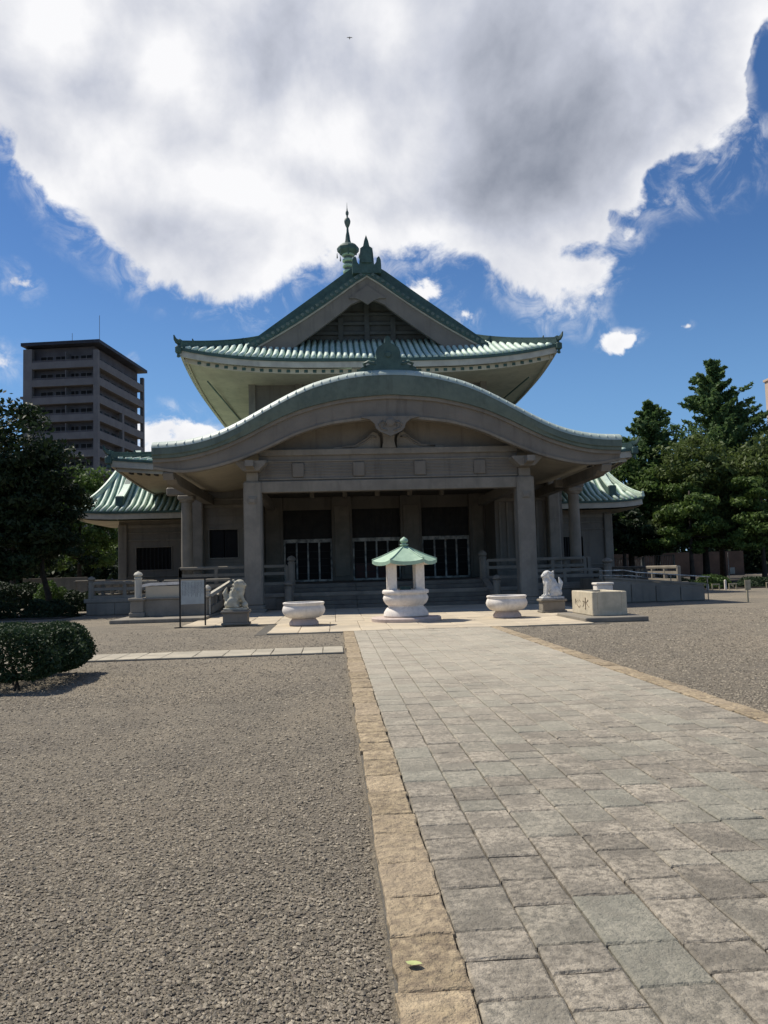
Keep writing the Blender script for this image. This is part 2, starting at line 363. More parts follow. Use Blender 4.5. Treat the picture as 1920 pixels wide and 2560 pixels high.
# ------------------------------------------------------------------ ground
MB().add([(-900, -300, 0), (900, -300, 0), (900, 1500, 0), (-900, 1500, 0)], [(0, 1, 2, 3)]).build('ground', M_gravel, kind='structure')
def pebbles():
    def scatter(n, ymin, ymax, side):
        u = RNG.random(n); y = 1/(1/ymin+(1/ymax-1/ymin)*u)
        f = RNG.random(n)
        if side < 0: x0 = -2.15-.60*y-.2; x = x0+(-1.985-x0)*f
        else: x1 = -2.15+.64*y; x = 2.10+(x1-2.10)*f
        return x, y
    xs, ys = [], []
    for n, a, b, s in ((74000, 2.3, 11, -1), (14000, 7.2, 13, 1), (26000, 10, 23.5, -1), (26000, 12, 26, 1)):
        x, y = scatter(n, a, b, s)
        ok = ~((y > 15.3) & (y < 16.55) & (x < 0)) & ~((y > 20.4) & (x > -4.3) & (x < 5.1)) & ~((y > 20.9) & (x > 3) & (x < 6.7))
        xs.append(x[ok]); ys.append(y[ok])
    x = np.concatenate(xs); y = np.concatenate(ys); N = len(x)
    r = (.0035+.0065*RNG.random(N)**2)*(1+.09*np.maximum(y-3, 0))
    ax = r*(1+.8*RNG.random(N)); ay = r*(.7+.5*RNG.random(N)); az = r*(.45+.4*RNG.random(N)); an = RNG.random(N)*PI
    z = RNG.random(N)*.006+.001
    c, s = np.cos(an), np.sin(an)
    K = np.array([(1, 0, .1), (.2, 1, 0), (-1, .1, 0), (-.1, -1, .1), (.1, .1, 1), (0, 0, -.8)])*1.0
    V = np.zeros((N, 6, 3))
    for i, k in enumerate(K):
        jx = k[0]+RNG.normal(size=N)*.15; jy = k[1]+RNG.normal(size=N)*.15
        px, py = jx*ax, jy*ay
        V[:, i, 0] = x+px*c-py*s; V[:, i, 1] = y+px*s+py*c; V[:, i, 2] = z+k[2]*az
    F = np.array([(0, 1, 4), (1, 2, 4), (2, 3, 4), (3, 0, 4)])   # upper half is enough, the rest lies in the sand
    T = V[:, F, :].reshape(-1, 3, 3)
    quads_np('gravel_stones', T, M_pebble, rnd=np.repeat(RNG.random(N), 4), k=3, kind='stuff')
pebbles()

def slab_mesh(x0, x1, y0, y1, z, h=.05, jit=.004, bev=.008, mbld=None, sub=2, rough=0.0):
    """one stone with a hand-cut outline, own height and worn arris"""
    mb = mbld or MB(); per = []
    for (ax, ay), (bx, by) in (((x0, y0), (x1, y0)), ((x1, y0), (x1, y1)), ((x1, y1), (x0, y1)), ((x0, y1), (x0, y0))):
        for k in range(sub):
            t = k/sub; per.append((ax+(bx-ax)*t+random.uniform(-jit, jit), ay+(by-ay)*t+random.uniform(-jit, jit)))
    cx, cy = (x0+x1)/2, (y0+y1)/2; n = len(per); tx, ty = random.uniform(-.004, .004), random.uniform(-.004, .004)
    def T(p, s): 
        l = math.hypot(p[0]-cx, p[1]-cy); k = max(0, (l-s)/l); return cx+(p[0]-cx)*k, cy+(p[1]-cy)*k
    def zz(q): return z+tx*(q[0]-cx)/.4+ty*(q[1]-cy)/.4+(random.uniform(-rough, rough) if rough else 0)
    vs = [(*p, z-h) for p in per]+[(*p, zz(p)-bev) for p in per]
    top = [T(p, bev*1.6) for p in per]; vs += [(*p, zz(p)) for p in top]
    fs = []
    for i in range(n):
        j = (i+1) % n; fs += [(i, j, n+j, n+i), (n+i, n+j, 2*n+j, 2*n+i)]
    if rough:
        vs.append((cx, cy, zz((cx, cy))+rough)); fs += [(2*n+i, 2*n+(i+1) % n, 3*n) for i in range(n)]
    else: fs.append(tuple(range(2*n, 3*n)))
    mb.add(vs, fs); return mb
def pave(parent, rects, m, limit=300, name='paving_slab', key=None, **kw):
    key = key or (lambda r: r[2])
    rects = sorted(rects, key=key); rest = MB()
    for i, r in enumerate(rects):
        if i < limit: slab_mesh(*r, **kw).build(name, m, parent)
        else: slab_mesh(*r, mbld=rest, **kw)
    if rest.v: rest.build('paving_slabs', m, parent, kind='stuff')
def rows_x(x0, x1, y0, y1, w, l0, l1, z, gap=.010):
    """strips running in y, running bond with random lengths"""
    n = max(1, round((x1-x0)/w)); out = []; ws = [1+random.uniform(-.08, .08) for _ in range(n)]; S = sum(ws); x = x0
    for k in range(n):
        xx = x+(x1-x0)*ws[k]/S; y = y0-random.random()*l0
        while y < y1-.05:
            l = random.uniform(l0, l1); a, b = max(y, y0), min(y+l, y1)
            if b-a > .08: out.append((x+gap/2, xx-gap/2, a+gap/2, b-gap/2, z+random.uniform(-.003, .003)))
            y += l
        x = xx
    return out
pth = MB().box(-1.96, 2.08, -2, 20.6, -.05, .008, c=0).build('path', M_bed, kind='structure')
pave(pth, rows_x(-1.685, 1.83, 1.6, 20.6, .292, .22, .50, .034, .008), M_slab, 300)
for a in (0,):
    ks = MB()
    for side, (xa, xb) in enumerate(((-1.955, -1.69), (1.835, 2.09))):
        y = 1.5; i = 0
        while y < 20.58:
            l = random.uniform(.34, .52); b = min(y+l, 20.6)
            slab_mesh(xa+random.uniform(-.012, .012), xb+random.uniform(-.006, .006), y+.003, b-.003, .042+random.uniform(-.004, .004), jit=.009, bev=.007, sub=4, rough=.003).build('kerb_stone', M_kerb, pth)
            y = b
fct = MB().box(-4.2, 5.0, 20.62, 33.6, -.05, .010, c=0).box(-6.9, -4.2, 24.6, 33.6, -.05, .010, c=0).box(5.0, 6.6, 23.4, 33.6, -.05, .010, c=0).build('forecourt', M_bed, kind='structure')
R = rows_x(-3.9, 4.6, 20.64, 24.6, .85, .8, 1.3, .040, .012)+rows_x(-6.8, 6.5, 24.6, 33.4, .95, .9, 1.4, .040, .012)
pave(fct, R, M_pale, 300, bev=.01)
sp = MB().box(-13.4, -1.99, 15.35, 16.5, -.05, .010, c=0).build('side_path', M_bed, kind='structure')
R = []
x = -13.4
while x < -2.02:
    b = min(x+random.uniform(.35, .6), -2.0)
    for (ya, yb) in ((15.36, 15.92), (15.93, 16.49)): R.append((x+.006, b-.006, ya, yb, .038))
    x = b
pave(sp, R, M_strip, 300)
lf = MB(); P = [(0, -.05), (.022, -.03), (.035, .0), (.028, .03), (0, .055), (-.028, .032), (-.033, .0), (-.02, -.03)]
lf.add([(x*.8, y*.8, .004+.012*abs(x)*20*.05+random.uniform(0, .004)) for x, y in P]+[(0, 0, .001)], [(i, (i+1) % 8, 8) for i in range(8)])
lo = lf.build('fallen_leaf', M_leafy); lo.location = (-1.88, 3.15, .056); lo.rotation_euler = (0, .1, 1.2); lo.scale = (.8, .8, .8); tag(lo, 'small yellow-green leaf lying on the yellow kerb stones', 'leaf')

# ------------------------------------------------------------------ the memorial hall
H = thingW('memorial_hall', 'large temple-like memorial hall with green tiled roofs and a curved porch gable', 'temple hall', (.2, 36, 0), shift=(.2, 0, 0))
rect = lambda w, a, b: [(-w, a), (w, a), (w, b), (-w, b)]
class Hip:
    def __init__(s, o, i, z0, rise, prof, sori, p=3.0):
        s.o, s.i, s.z0, s.rise, s.prof, s.sori, s.p = o, i, z0, rise, prof, sori, p
    def pt(s, side, u, t, dz=0.0, out=0.0):
        """side F/R/B/L, u in -1..1 along the eave (counter-clockwise), t 0 eave .. 1 top"""
        def L(a, b): return a+(b-a)*t
        x0, x1, y0, y1 = (L(s.o[k], s.i[k]) for k in range(4))
        x0 -= out; x1 += out; y0 -= out; y1 += out
        k = (u+1)/2
        x, y = {'F': (x0+(x1-x0)*k, y0), 'R': (x1, y0+(y1-y0)*k), 'B': (x1-(x1-x0)*k, y1), 'L': (x0, y1-(y1-y0)*k)}[side]
        z = s.z0+s.rise*s.prof(t)+s.sori*abs(u)**s.p*(1-t)**1.4+dz
        return Vector((x, y, z))
    def shell(s, name, m, parent, sides='FRBL', nu=24, nt=8):
        mb = MB()
        for sd in sides: mb.grid([[s.pt(sd, -1+2*j/nu, i/nt) for j in range(nu+1)] for i in range(nt+1)])
        return mb.build(name, m, parent, smooth=40)
    def roll_line(s, sd, q, n=5):
        """line of a tile roll square to the eave at eave coordinate q (world x for F/B, y for R/L)"""
        pts = []
        for i in range(n+1):
            t = i/n
            a, b = (0, 1) if sd in 'FB' else (2, 3)
            lo = s.o[a]+(s.i[a]-s.o[a])*t; hi = s.o[b]+(s.i[b]-s.o[b])*t
            if not (lo-1e-6 <= q <= hi+1e-6):
                if not pts: return None
                # stop on the hip
                tl = (q-s.o[a])/(s.i[a]-s.o[a]) if q < (s.o[a]+s.o[b])/2 else (q-s.o[b])/(s.i[b]-s.o[b])
                u = -1 if q < (s.o[a]+s.o[b])/2 else 1
                if sd in 'BL': u = -u
                pts.append(s.pt(sd, u, tl, .05)); break
            u = 2*(q-lo)/max(hi-lo, 1e-6)-1
            if sd in 'BL': u = -u
            pts.append(s.pt(sd, u, t, .05, .10 if i == 0 else 0))
        return pts if len(pts) > 1 else None
    def rolls(s, sd, m, parent, pitch=.36, r=.085, single=True, sides=6, a=None, b=None):
        lo, hi = (s.o[0], s.o[1]) if sd in 'FB' else (s.o[2], s.o[3])
        n = int((hi-lo)/pitch); big = MB(); off = (hi-lo-n*pitch)/2
        for k in range(n+1):
            q = lo+off+k*pitch
            if a is not None and not (a <= q <= b): continue
            pts = s.roll_line(sd, q)
            if not pts: continue
            if single: MB().tube(pts, r, sides).build('tile_roll', m, parent, smooth=True)
            else: big.tube(pts, r, sides)
        if not single and big.v: big.build('tile_rolls', m, parent, smooth=True, kind='stuff')
    def band(s, name, m, parent, sec, sides='FRBL', nu=28, dz=0, out=0):
        mb = MB()
        for sd in sides: mb.sweep([s.pt(sd, -1+2*j/nu, 0, dz, out) for j in range(nu+1)], sec)
        return mb.build(name, m, parent, smooth=30)
    def soffit(s, name, m, parent, wall, zw, dz=-.45, ins=.25, sides='FRBL', nu=20):
        mb = MB(); W = Hip(s.o, wall, s.z0, 0, lambda t: 0, s.sori, s.p)
        for sd in sides:
            rows = []
            for i in range(5):
                t = i/4; rows.append([])
                for j in range(nu+1):
                    u = -1+2*j/nu; a = s.pt(sd, u, 0, dz, -ins); b = W.pt(sd, u, 1); b.z = zw
                    rows[-1].append(a.lerp(b, t))
            mb.grid(rows, True)
        return mb.build(name, m, parent, smooth=40)
    def hip_ridge(s, m, parent, corners, w=.16, h=.34, t1=1.0, horn=True):
        for c in corners:
            sd, u = {'FL': ('F', -1), 'FR': ('F', 1), 'BL': ('B', 1), 'BR': ('B', -1)}[c]
            P = [s.pt(sd, u, t1*(1-i/12), .02) for i in range(13)]
            d = (P[-1]-P[-2]).normalized()
            P.append(P[-1]+d*.22+Vector((0, 0, .10))); 
            o = MB().sweep(P, rect(w, 0, h)).sweep([p+Vector((0, 0, h+.015)) for p in P], rect(w*.6, 0, .1)).build('hip_ridge', m, parent, smooth=30)
            if horn:
                for k, (f, sc) in enumerate(((1.0, 1.0), (.80, .8))):
                    b = P[int(f*(len(P)-1))]+Vector((0, 0, h*.6)); dh = Vector((d.x, d.y, 0)).normalized()
                    MB().sweep([b-dh*.2*sc, b+dh*.10*sc+Vector((0, 0, .05)), b+dh*.24*sc+Vector((0, 0, .18*sc)), b+dh*.30*sc+Vector((0, 0, .40*sc))], lambda f_: rect(.13*(1-f_*.8)*sc, -.10*(1-f_), .16*(1-f_*.7)*sc)).build('ridge_end_horn', m, o, smooth=30)
                if k: MB().box(P[-1].x-.16, P[-1].x+.16, P[-1].y-.16, P[-1].y+.16, P[-1].z-.38, P[-1].z-.02, c=.04).lathe([(.05, P[-1].z-.62), (.10, P[-1].z-.58), (.07, P[-1].z-.40), (.02, P[-1].z-.36)], P[-1].x, P[-1].y, 8).build('corner_bell', m, o)
# --- terrace, floor, stair
pod = MB().box(-12.8, 13.2, 34.7, 70, -.2, .65, c=.02).box(-17.4, 17.8, 47, 60, -.2, .66, c=.02).build('terrace', M_conc2, H)
MB().box(-12.9, 13.3, 34.62, 34.9, .52, .70, c=.03).build('coping', M_conc2, pod)
x = -12.8
while x < 13.1:
    b = min(x+random.uniform(1.0, 1.3), 13.2)
    if not (-4.6 < (x+b)/2 < 4.8): MB().box(x+.006, b-.006, 34.655, 34.75, .02, .515, c=.012).build('facing_stone', M_conc2, pod)
    x = b
MB().box(-9.4, 9.5, 36.2, 47, .6, 1.05, c=.02).build('upper_floor', M_step, H)
st = sub('stair', H)
for k in range(6):
    y0 = 33.6+k*.46
    for (a, b) in ((-4.15, -1.4), (-1.395, 1.395), (1.4, 4.35)):
        MB().box(a+.003, b-.003, y0, 36.4, k*.175, (k+1)*.175-.003, c=.012).build('step', M_step, st)
for sx in (-1, 1):
    x0 = 4.45 if sx > 0 else -4.25
    MB().prism([(33.3, .0), (36.4, 0), (36.4, 1.05), (36.1, 1.12), (33.3, .28)], 'x', x0-.14, x0+.14).build('stair_cheek', M_conc2, st)
def newel(parent, x, y, z0, h, r=.13, m=None, name='newel_post'):
    m = m or M_conc2
    p = [(r, z0), (r, z0+h*.70), (r*1.15, z0+h*.72), (r*1.15, z0+h*.76), (r*.75, z0+h*.78), (r*1.25, z0+h*.84), (r*1.3, z0+h*.88), (r*.9, z0+h*.95), (r*.25, z0+h*.99), (.012, z0+h)]
    return MB().lathe(p, x, y, 14).build(name, m, parent, smooth=35)
def balustrade(parent, a, b, z0, h=.82, m=None, posts=2, name='balustrade', n=None):
    """posts, top rail, middle rail and short struts between a and b (x, y)"""
    m = m or M_conc2; a = Vector((*a, 0)); b = Vector((*b, 0)); L = (b-a).length; d = (b-a)/L
    z0a, z0b = z0 if isinstance(z0, tuple) else (z0, z0)
    P = lambda t, z: Vector((a.x+(b.x-a.x)*t, a.y+(b.y-a.y)*t, z0a+(z0b-z0a)*t+z))
    ro = MB().sweep([P(0, h), P(1, h)], [(-.085, -.13), (.085, -.13), (.095, -.04), (.06, .0), (-.06, .0), (-.095, -.04)]).build(name, m, parent)
    MB().sweep([P(0, h*.60), P(1, h*.60)], rect(.06, -.10, .03)).build('middle_rail', m, ro)
    MB().sweep([P(0, .02), P(1, .02)], rect(.09, -.02, .10)).build('bottom_rail', m, ro)
    n = n or max(1, int(L/1.3))
    for k in range(n+1):
        p = P(k/n, 0); MB().box(p.x-.075, p.x+.075, p.y-.075, p.y+.075, p.z, p.z+h-.05, c=.01).build('strut', m, ro)
    return ro
for sx, xs in ((-1, -4.25), (1, 4.45)):
    newel(st, xs, 33.35, .20, 1.05, .15); newel(H, xs, 36.35, 1.05, 1.30, .155)
    balustrade(H, (xs+sx*.2, 36.4), (sx*9.2, 36.4), 1.05, .9)
    balustrade(H, (sx*9.3+.1, 36.4), (sx*9.3+.1, 41.6), 1.05, .9, n=4)
balustrade(H, (-12.6, 34.9), (-9.9, 34.9), .70, .72); newel(H, -12.65, 34.9, .70, .95, .13)
balustrade(H, (6.2, 34.9), (9.4, 34.9), .70, .72); newel(H, 9.75, 34.9, .70, 1.15, .18)
balustrade(H, (-9.6, 34.9), (-6.2, 34.9), .70, .72)
balustrade(H, (-17.2, 47.3), (-13.2, 47.3), .68, .8); balustrade(H, (-12.65, 35.2), (-12.65, 46.8), .70, .72)
balustrade(H, (13.1, 35.2), (13.1, 46.8), .70, .72)
# --- columns and beams of the porch
for sx in (-1, 1):
    x = sx*5.53
    c = MB().box(x-.36, x+.36, 32.05, 32.77, .30, 5.25, c=.06).build('square_column', M_conc2, H)
    MB().box(x-.46, x+.46, 31.95, 32.87, .02, .16, c=.03).box(x-.41, x+.41, 32.0, 32.82, .16, .31, c=.02).build('column_base', M_conc2, c)
    MB().box(x-.17, x+.17, 32.0, 32.05, 4.35, 4.62, c=.02).box(x-.11, x+.11, 31.96, 32.0, 4.40, 4.56, c=.02).build('column_emblem', M_conc2, c)
    MB().box(x-.24, x+.24, 32.12, 32.7, 5.25, 5.62, c=.03).build('column_neck', M_conc2, c)
    MB().prism([(x-.30, 5.62), (x+.30, 5.62), (x+.62, 5.95), (x+.62, 6.02), (x-.62, 6.02), (x-.62, 5.95)], 'y', 31.6, 32.9).build('capital', M_conc2, c)
    MB().prism([(30.95, 5.72), (31.6, 5.66), (33.4, 5.66), (33.4, 5.95), (30.95, 5.95)], 'x', x-.16, x+.16).build('bracket_arm', M_conc2, c)
    MB().box(x-.17, x+.17, 32.8, 42, 4.85, 5.25).build('side_beam', M_conc, H)
    # outer purlin with carved end
    xp = sx*8.7
    MB().prism([(31.35, 5.55), (31.5, 5.30), (31.9, 5.42), (32.3, 5.22), (33.0, 5.20), (42, 5.20), (42, 5.62), (31.4, 5.62)], 'x', xp-.2, xp+.2).build('eave_purlin', M_conc, H)
    rc = MB().lathe([(.30, 1.05), (.30, 1.15), (.26, 1.2), (.27, 2.6), (.245, 4.9), (.31, 4.92), (.33, 5.0)], sx*9.0, 37.0, 20).build('round_column', M_conc2, H, smooth=35)
    MB().box(sx*9.0-.36, sx*9.0+.36, 36.64, 37.36, 5.0, 5.22, c=.05).box(sx*9.0-.9, sx*9.0+.5, 36.84, 37.16, 5.225, 5.6, c=.06).build('capital', M_conc2, rc)
    for y in (39.5,):
        MB().box(sx*9.3-.3, sx*9.3+.3, 41.4, 42.0, 1.05, 6.4, c=.05).build('corner_pier', M_conc2, H)
bm_ = MB().box(-5.2, 5.2, 32.16, 32.66, 4.80, 5.24, c=.02).build('tie_beam', M_conc2, H)
fz = MB().box(-5.28, 5.28, 32.30, 32.60, 5.245, 6.50, c=.01).build('frieze', M_conc, H)
MB().box(-5.27, 5.27, 32.18, 32.30, 6.28, 6.52, c=.02).build('moulding', M_conc2, fz)
MB().box(-5.27, 5.27, 32.24, 32.30, 6.02, 6.08, c=.01).box(-5.27, 5.27, 32.24, 32.30, 5.30, 5.36, c=.01).build('moulding', M_conc2, fz)
for x in (-3.7, -1.25, 1.25, 3.7): MB().box(x-.24, x+.24, 32.20, 32.30, 5.40, 5.98, c=.03).build('frieze_block', M_conc, fz)
for x0, x1 in ((-5.2, -3.95), (-3.45, -1.5), (-1.0, 1.0), (1.5, 3.45), (3.95, 5.2)):
    for z in (5.5, 5.62, 5.74, 5.86): MB().box(x0, x1, 32.27, 32.30, z, z+.05, c=.006).build('frieze_slat', M_conc, fz)
# --- porch roof: the cusped gable
ZT = [(0, 9.50), (.9, 9.47), (1.8, 9.34), (3.0, 9.02), (3.9, 8.62), (4.87, 8.10), (5.5, 7.74), (6.3, 7.32), (7.0, 7.04), (7.7, 6.87), (8.4, 6.77), (9.3, 6.74)]
ZG = [(0, 8.50), (1.8, 8.36), (3.0, 8.10), (3.9, 7.82), (4.9, 7.36), (5.5, 7.03), (6.3, 6.66), (7.3, 6.32), (8.2, 6.14), (9.3, 6.10)]
ZB = [(0, 7.55), (1.23, 7.51), (2.45, 7.36), (3.67, 7.00), (5.0, 6.38), (6.0, 5.98), (7.0, 5.70), (8.0, 5.54), (8.7, 5.60), (9.3, 5.75)]
def curve(tab):
    xs = np.linspace(-9.6, 9.6, 400); t = np.array(tab); y = np.interp(abs(xs), t[:, 0], t[:, 1])
    k = np.hanning(31); k /= k.sum(); yp = np.pad(y, 15, 'edge'); y = np.convolve(yp, k, 'valid')
    return lambda x: float(np.interp(x, xs, y))
zt, zg, zb = curve(ZT), curve(ZG), curve(ZB)
XS = [-9.25+18.5*i/88 for i in range(89)]
PR = sub('porch_roof', H)
def strip(prof, name, m, parent=PR, xs=XS, smooth=35):
    rows = [[(x, y, z) for (y, z) in prof(x)] for x in xs]
    n = len(rows[0]); mb = MB(); vs = [p for r in rows for p in r]
    fs = [(i*n+j, i*n+(j+1) % n, (i+1)*n+(j+1) % n, (i+1)*n+j) for i in range(len(rows)-1) for j in range(n)]
    fs += [tuple(range(n))[::-1], tuple(range((len(rows)-1)*n, len(rows)*n))]
    return mb.add(vs, fs).build(name, m, parent, smooth=smooth)
strip(lambda x: [(31.03, zt(x)-.50), (31.01, zt(x)-.262), (31.2, zt(x)-.14), (31.5, zt(x)-.12), (31.5, zg(x)+.0), (31.12, zg(x)), (31.10, zg(x)+.10)], 'roof_edge', M_edge)
strip(lambda x: [(30.99, zt(x)-.26), (31.02, zt(x)-.17), (31.10, zt(x)-.08), (31.24, zt(x)+.01), (31.5, zt(x)+.06), (47.4 if abs(x) < 7 else 43, zt(x)+.07), (47.4 if abs(x) < 7 else 43, zt(x)-.05), (31.55, zt(x)+.0), (31.2, zt(x)-.10)], 'roof_shell', M_shell)
strip(lambda x: [(31.22, zg(x)-.002), (31.5, zg(x)-.002), (31.5, zg(x)-.16), (31.22, zg(x)-.14)], 'upper_moulding', M_conc2)
strip(lambda x: [(31.32, zg(x)-.142), (31.62, zg(x)-.142), (31.62, zb(x)+.10), (31.36, zb(x)+.10)], 'barge_board', M_conc)
strip(lambda x: [(31.30, zb(x)+.098), (31.64, zb(x)+.098), (31.64, zb(x)), (31.32, zb(x))], 'barge_lip', M_conc2)
strip(lambda x: [(31.62, zb(x)+.30), (42.2, zb(x)+.30), (42.2, zb(x)+.42), (31.62, zb(x)+.42)], 'porch_soffit', M_soffit)
for k in range(55):
    x = -9.0+18*k/54
    if abs(x) < .5: continue
    yb = 45.5 if abs(x) < 6.8 else 41.3
    MB().tube([(x, 31.03, zt(x)-.18), (x, 31.12, zt(x)-.10), (x, 31.25, zt(x)-.026), (x, 31.5, zt(x)+.022), (x, 36, zt(x)+.03), (x, yb, zt(x)+.03)], .042, 6).build('tile_roll', M_shell, PR, smooth=True)
MB().sweep([(0, 31.5, 9.52), (0, 47, 9.52)], rect(.32, 0, .55)).sweep([(0, 31.5, 10.075), (0, 47, 10.075)], rect(.2, 0, .12)).build('porch_ridge', M_tiled, PR)
orn = [(-1.25, 9.42), (1.25, 9.42), (1.05, 9.62), (.62, 9.78), (.46, 9.95), (.50, 10.2), (.42, 10.42), (.26, 10.52), (.12, 10.60), (.10, 10.82), (0, 10.9), (-.10, 10.82), (-.12, 10.60), (-.26, 10.52), (-.42, 10.42), (-.50, 10.2), (-.46, 9.95), (-.62, 9.78), (-1.05, 9.62)]
og = MB().prism(orn, 'y', 31.25, 31.6).build('ridge_end_tile', M_tiled, PR)
MB().lathe([(.05, 0), (.10, .02), (.13, .06), (.1, .1), (.02, .1)], 0, 0, 12).build('boss', M_tiled, og).matrix_parent_inverse = Matrix.Translation((0, 31.27, 10.12)) @ Matrix.Rotation(PI/2, 4, 'X')
for sx in (-1, 1):
    MB().tube([(sx*.5, 31.3, 9.72), (sx*.8, 31.25, 9.84), (sx*.98, 31.25, 9.74), (sx*.9, 31.25, 9.62)], .07, 6).build('cloud_scroll', M_tiled, og, smooth=True)
# pendant of the gable
pend = [(-1.15, 7.58), (-.80, 7.50), (-.62, 7.34), (-.56, 7.15), (-.42, 7.02), (-.22, 6.93), (0, 6.83), (.22, 6.93), (.42, 7.02), (.56, 7.15), (.62, 7.34), (.80, 7.50), (1.15, 7.58), (1.0, 7.62), (-1.0, 7.62)]
pg = MB().prism(pend, 'y', 31.14, 31.31).build('pendant', M_conc, PR)
for sx in (-1, 1):
    MB().tube([(sx*.12, 31.13, 7.05), (sx*.35, 31.12, 7.12), (sx*.45, 31.12, 7.3), (sx*.3, 31.12, 7.42), (sx*.17, 31.12, 7.32), (sx*.25, 31.12, 7.22)], .035, 5).build('carving', M_conc, pg, smooth=True)
MB().lathe([(.02, 0), (.16, .0), (.19, .05), (.1, .09), (.02, .09)], 0, 0, 6).build('boss', M_conc, pg).matrix_parent_inverse = Matrix.Translation((0, 31.14, 7.38)) @ Matrix.Rotation(PI/2, 4, 'X')
# recessed gable wall, strut and scrolls
def zin(x): return zb(x)+.25
n = 40; xs = [-5.2+10.4*i/n for i in range(n+1)]
MB().prism([(-5.2, 6.5)]+[(5.2, 6.5)]+[(x, zin(x)) for x in reversed(xs)], 'y', 32.62, 32.78).build('gable_panel', M_conc, PR)
kg = MB().prism([(-.28, 6.53), (.28, 6.53), (.22, 6.8), (.25, 7.15), (.4, 7.3), (-.4, 7.3), (-.25, 7.15), (-.22, 6.8)], 'y', 32.2, 32.6).build('gable_strut', M_conc2, PR)
for sx in (-1, 1):
    q = [(.34, 6.53), (2.3, 6.53), (2.2, 6.62), (1.75, 6.62), (1.55, 6.70), (1.3, 6.66), (1.05, 6.80), (.85, 7.05), (.62, 7.22), (.45, 7.15), (.34, 6.95)]
    q = [(sx*a, b) for a, b in q]; q = q if sx > 0 else q[::-1]
    s_ = MB().prism(q, 'y', 32.38, 32.6).build('frog_leg_strut', M_conc2, kg)
    for dz in (0, .12): MB().tube([(sx*(1.9), 32.36, 6.60), (sx*1.35, 32.36, 6.62+dz*.4), (sx*1.0, 32.36, 6.76+dz), (sx*.75, 32.36, 6.98+dz*.6), (sx*.5, 32.36, 7.0)], .03, 5).build('carving', M_conc, s_, smooth=True)
# --- main body walls
def wall_with(name, parent, x0, x1, y0, y1, z0, z1, holes, m=M_conc, bars=0, frame=M_conc2, zz=None):
    """wall across x with window openings cut; each window is its own part with panes"""
    w = MB(); hs = sorted(holes); x = x0
    for (a, b, c, d) in hs:
        w.box(x, a, y0, y1, z0, z1, c=0); w.box(a, b, y0, y1, z0, c, c=0); w.box(a, b, y0, y1, d, z1, c=0); x = b
    w.box(x, x1, y0, y1, z0, z1, c=0); wo = w.build(name, m, parent)
    for (a, b, c, d) in hs:
        f = MB(); t = .07
        for q in ((a-t, b+t, c-t, c), (a-t, b+t, d, d+t)): f.box(q[0], q[1], y0-.05, y0+.12, q[2], q[3], c=.01)
        for q in ((a-t, a), (b, b+t)): f.box(q[0], q[1], y0-.048, y0+.118, c+.002, d-.002, c=.01)
        fo = f.build('window', frame, wo)
        k = 2 if b-a > .8 else 1
        for j in range(k): MB().box(a+(b-a)*j/k+.02, a+(b-a)*(j+1)/k-.02, y0+.20, y0+.23, c, d, c=0).build('pane', M_glass, fo)
        for j in range(bars): xx = a+(b-a)*(j+.5)/bars; MB().box(xx-.022, xx+.022, y0+.10, y0+.15, c, d, c=0).build('window_bar', M_black, fo)
    return wo
wl = wall_with('front_wall', H, -9.6, -6.25, 42.0, 42.4, 1.05, 7.2, [(-8.75, -7.30, 2.45, 3.90), (-6.98, -6.45, 2.45, 3.90)])
wr = wall_with('front_wall', H, 6.25, 9.9, 42.0, 42.4, 1.05, 7.2, [])
for w_, xs_ in ((wl, (-9.5, -9.3, -9.1)), (wr, (6.5, 6.9, 7.3, 7.7, 8.1, 8.5, 8.9, 9.3))):
    for x in xs_: MB().box(x-.05, x+.05, 41.94, 42.0, 1.7, 5.0, c=.01).build('wall_flute', M_conc2, w_)
for w_, a, b in ((wl, -9.6, -6.25), (wr, 6.25, 9.9)):
    for z, h in ((1.05, .35), (5.05, .16), (5.45, .08)): MB().box(a, b, 41.92-.03*(h > .3), 42.0, z, z+h, c=.015).build('string_course', M_conc2, w_)
    for z in (1.55, 2.2, 4.15, 4.6): MB().box(a, b, 41.965, 42.0, z, z+.03, c=.005).build('string_course', M_conc, w_)
MB().box(-9.6, 9.9, 42.0, 42.4, 7.2, 8.6, c=0).box(-6.25, 6.25, 42.02, 42.42, 5.75, 7.2, c=0).build('upper_wall', M_conc, H)
MB().box(-9.6, -9.3, 42.4, 68, .7, 8.2, c=0).box(9.6, 9.9, 42.4, 68, .7, 8.2, c=0).box(-9.6, 9.9, 67.7, 68, .7, 8.2, c=0).build('side_wall', M_conc, H)
# recess: reveals, ceiling, doors
MB().box(-6.55, -6.252, 42.4, 45.4, 1.05, 5.9, c=0).box(6.252, 6.55, 42.4, 45.4, 1.05, 5.9, c=0).box(-6.5, 6.5, 42.42, 45.4, 5.75, 5.9, c=0).build('recess_lining', M_conc, H)
for x in (-1.7, 0, 1.7, -3.4, 3.4): MB().box(x-.12, x+.12, 41.55, 42.0, 5.42, 5.74, c=.04).build('hanging_bracket', M_conc2, H)
MB().box(-6.2, 6.2, 41.7, 41.98, 5.76, 6.0, c=.02).build('recess_lintel', M_conc2, H)
bays = [(-5.12, -2.42), (-1.28, 1.42), (2.62, 5.32)]
edges = [-6.25]+[q for b in bays for q in b]+[6.25]
for a, b in zip(edges[0::2], edges[1::2]):
    p = MB().box(a, b, 44.6, 45.3, 1.05, 5.75, c=.03).build('door_pier', M_conc, H)
    MB().box(a+.15, b-.15, 44.52, 44.6, 1.3, 5.2, c=.03).build('pier_panel', M_conc2, p)
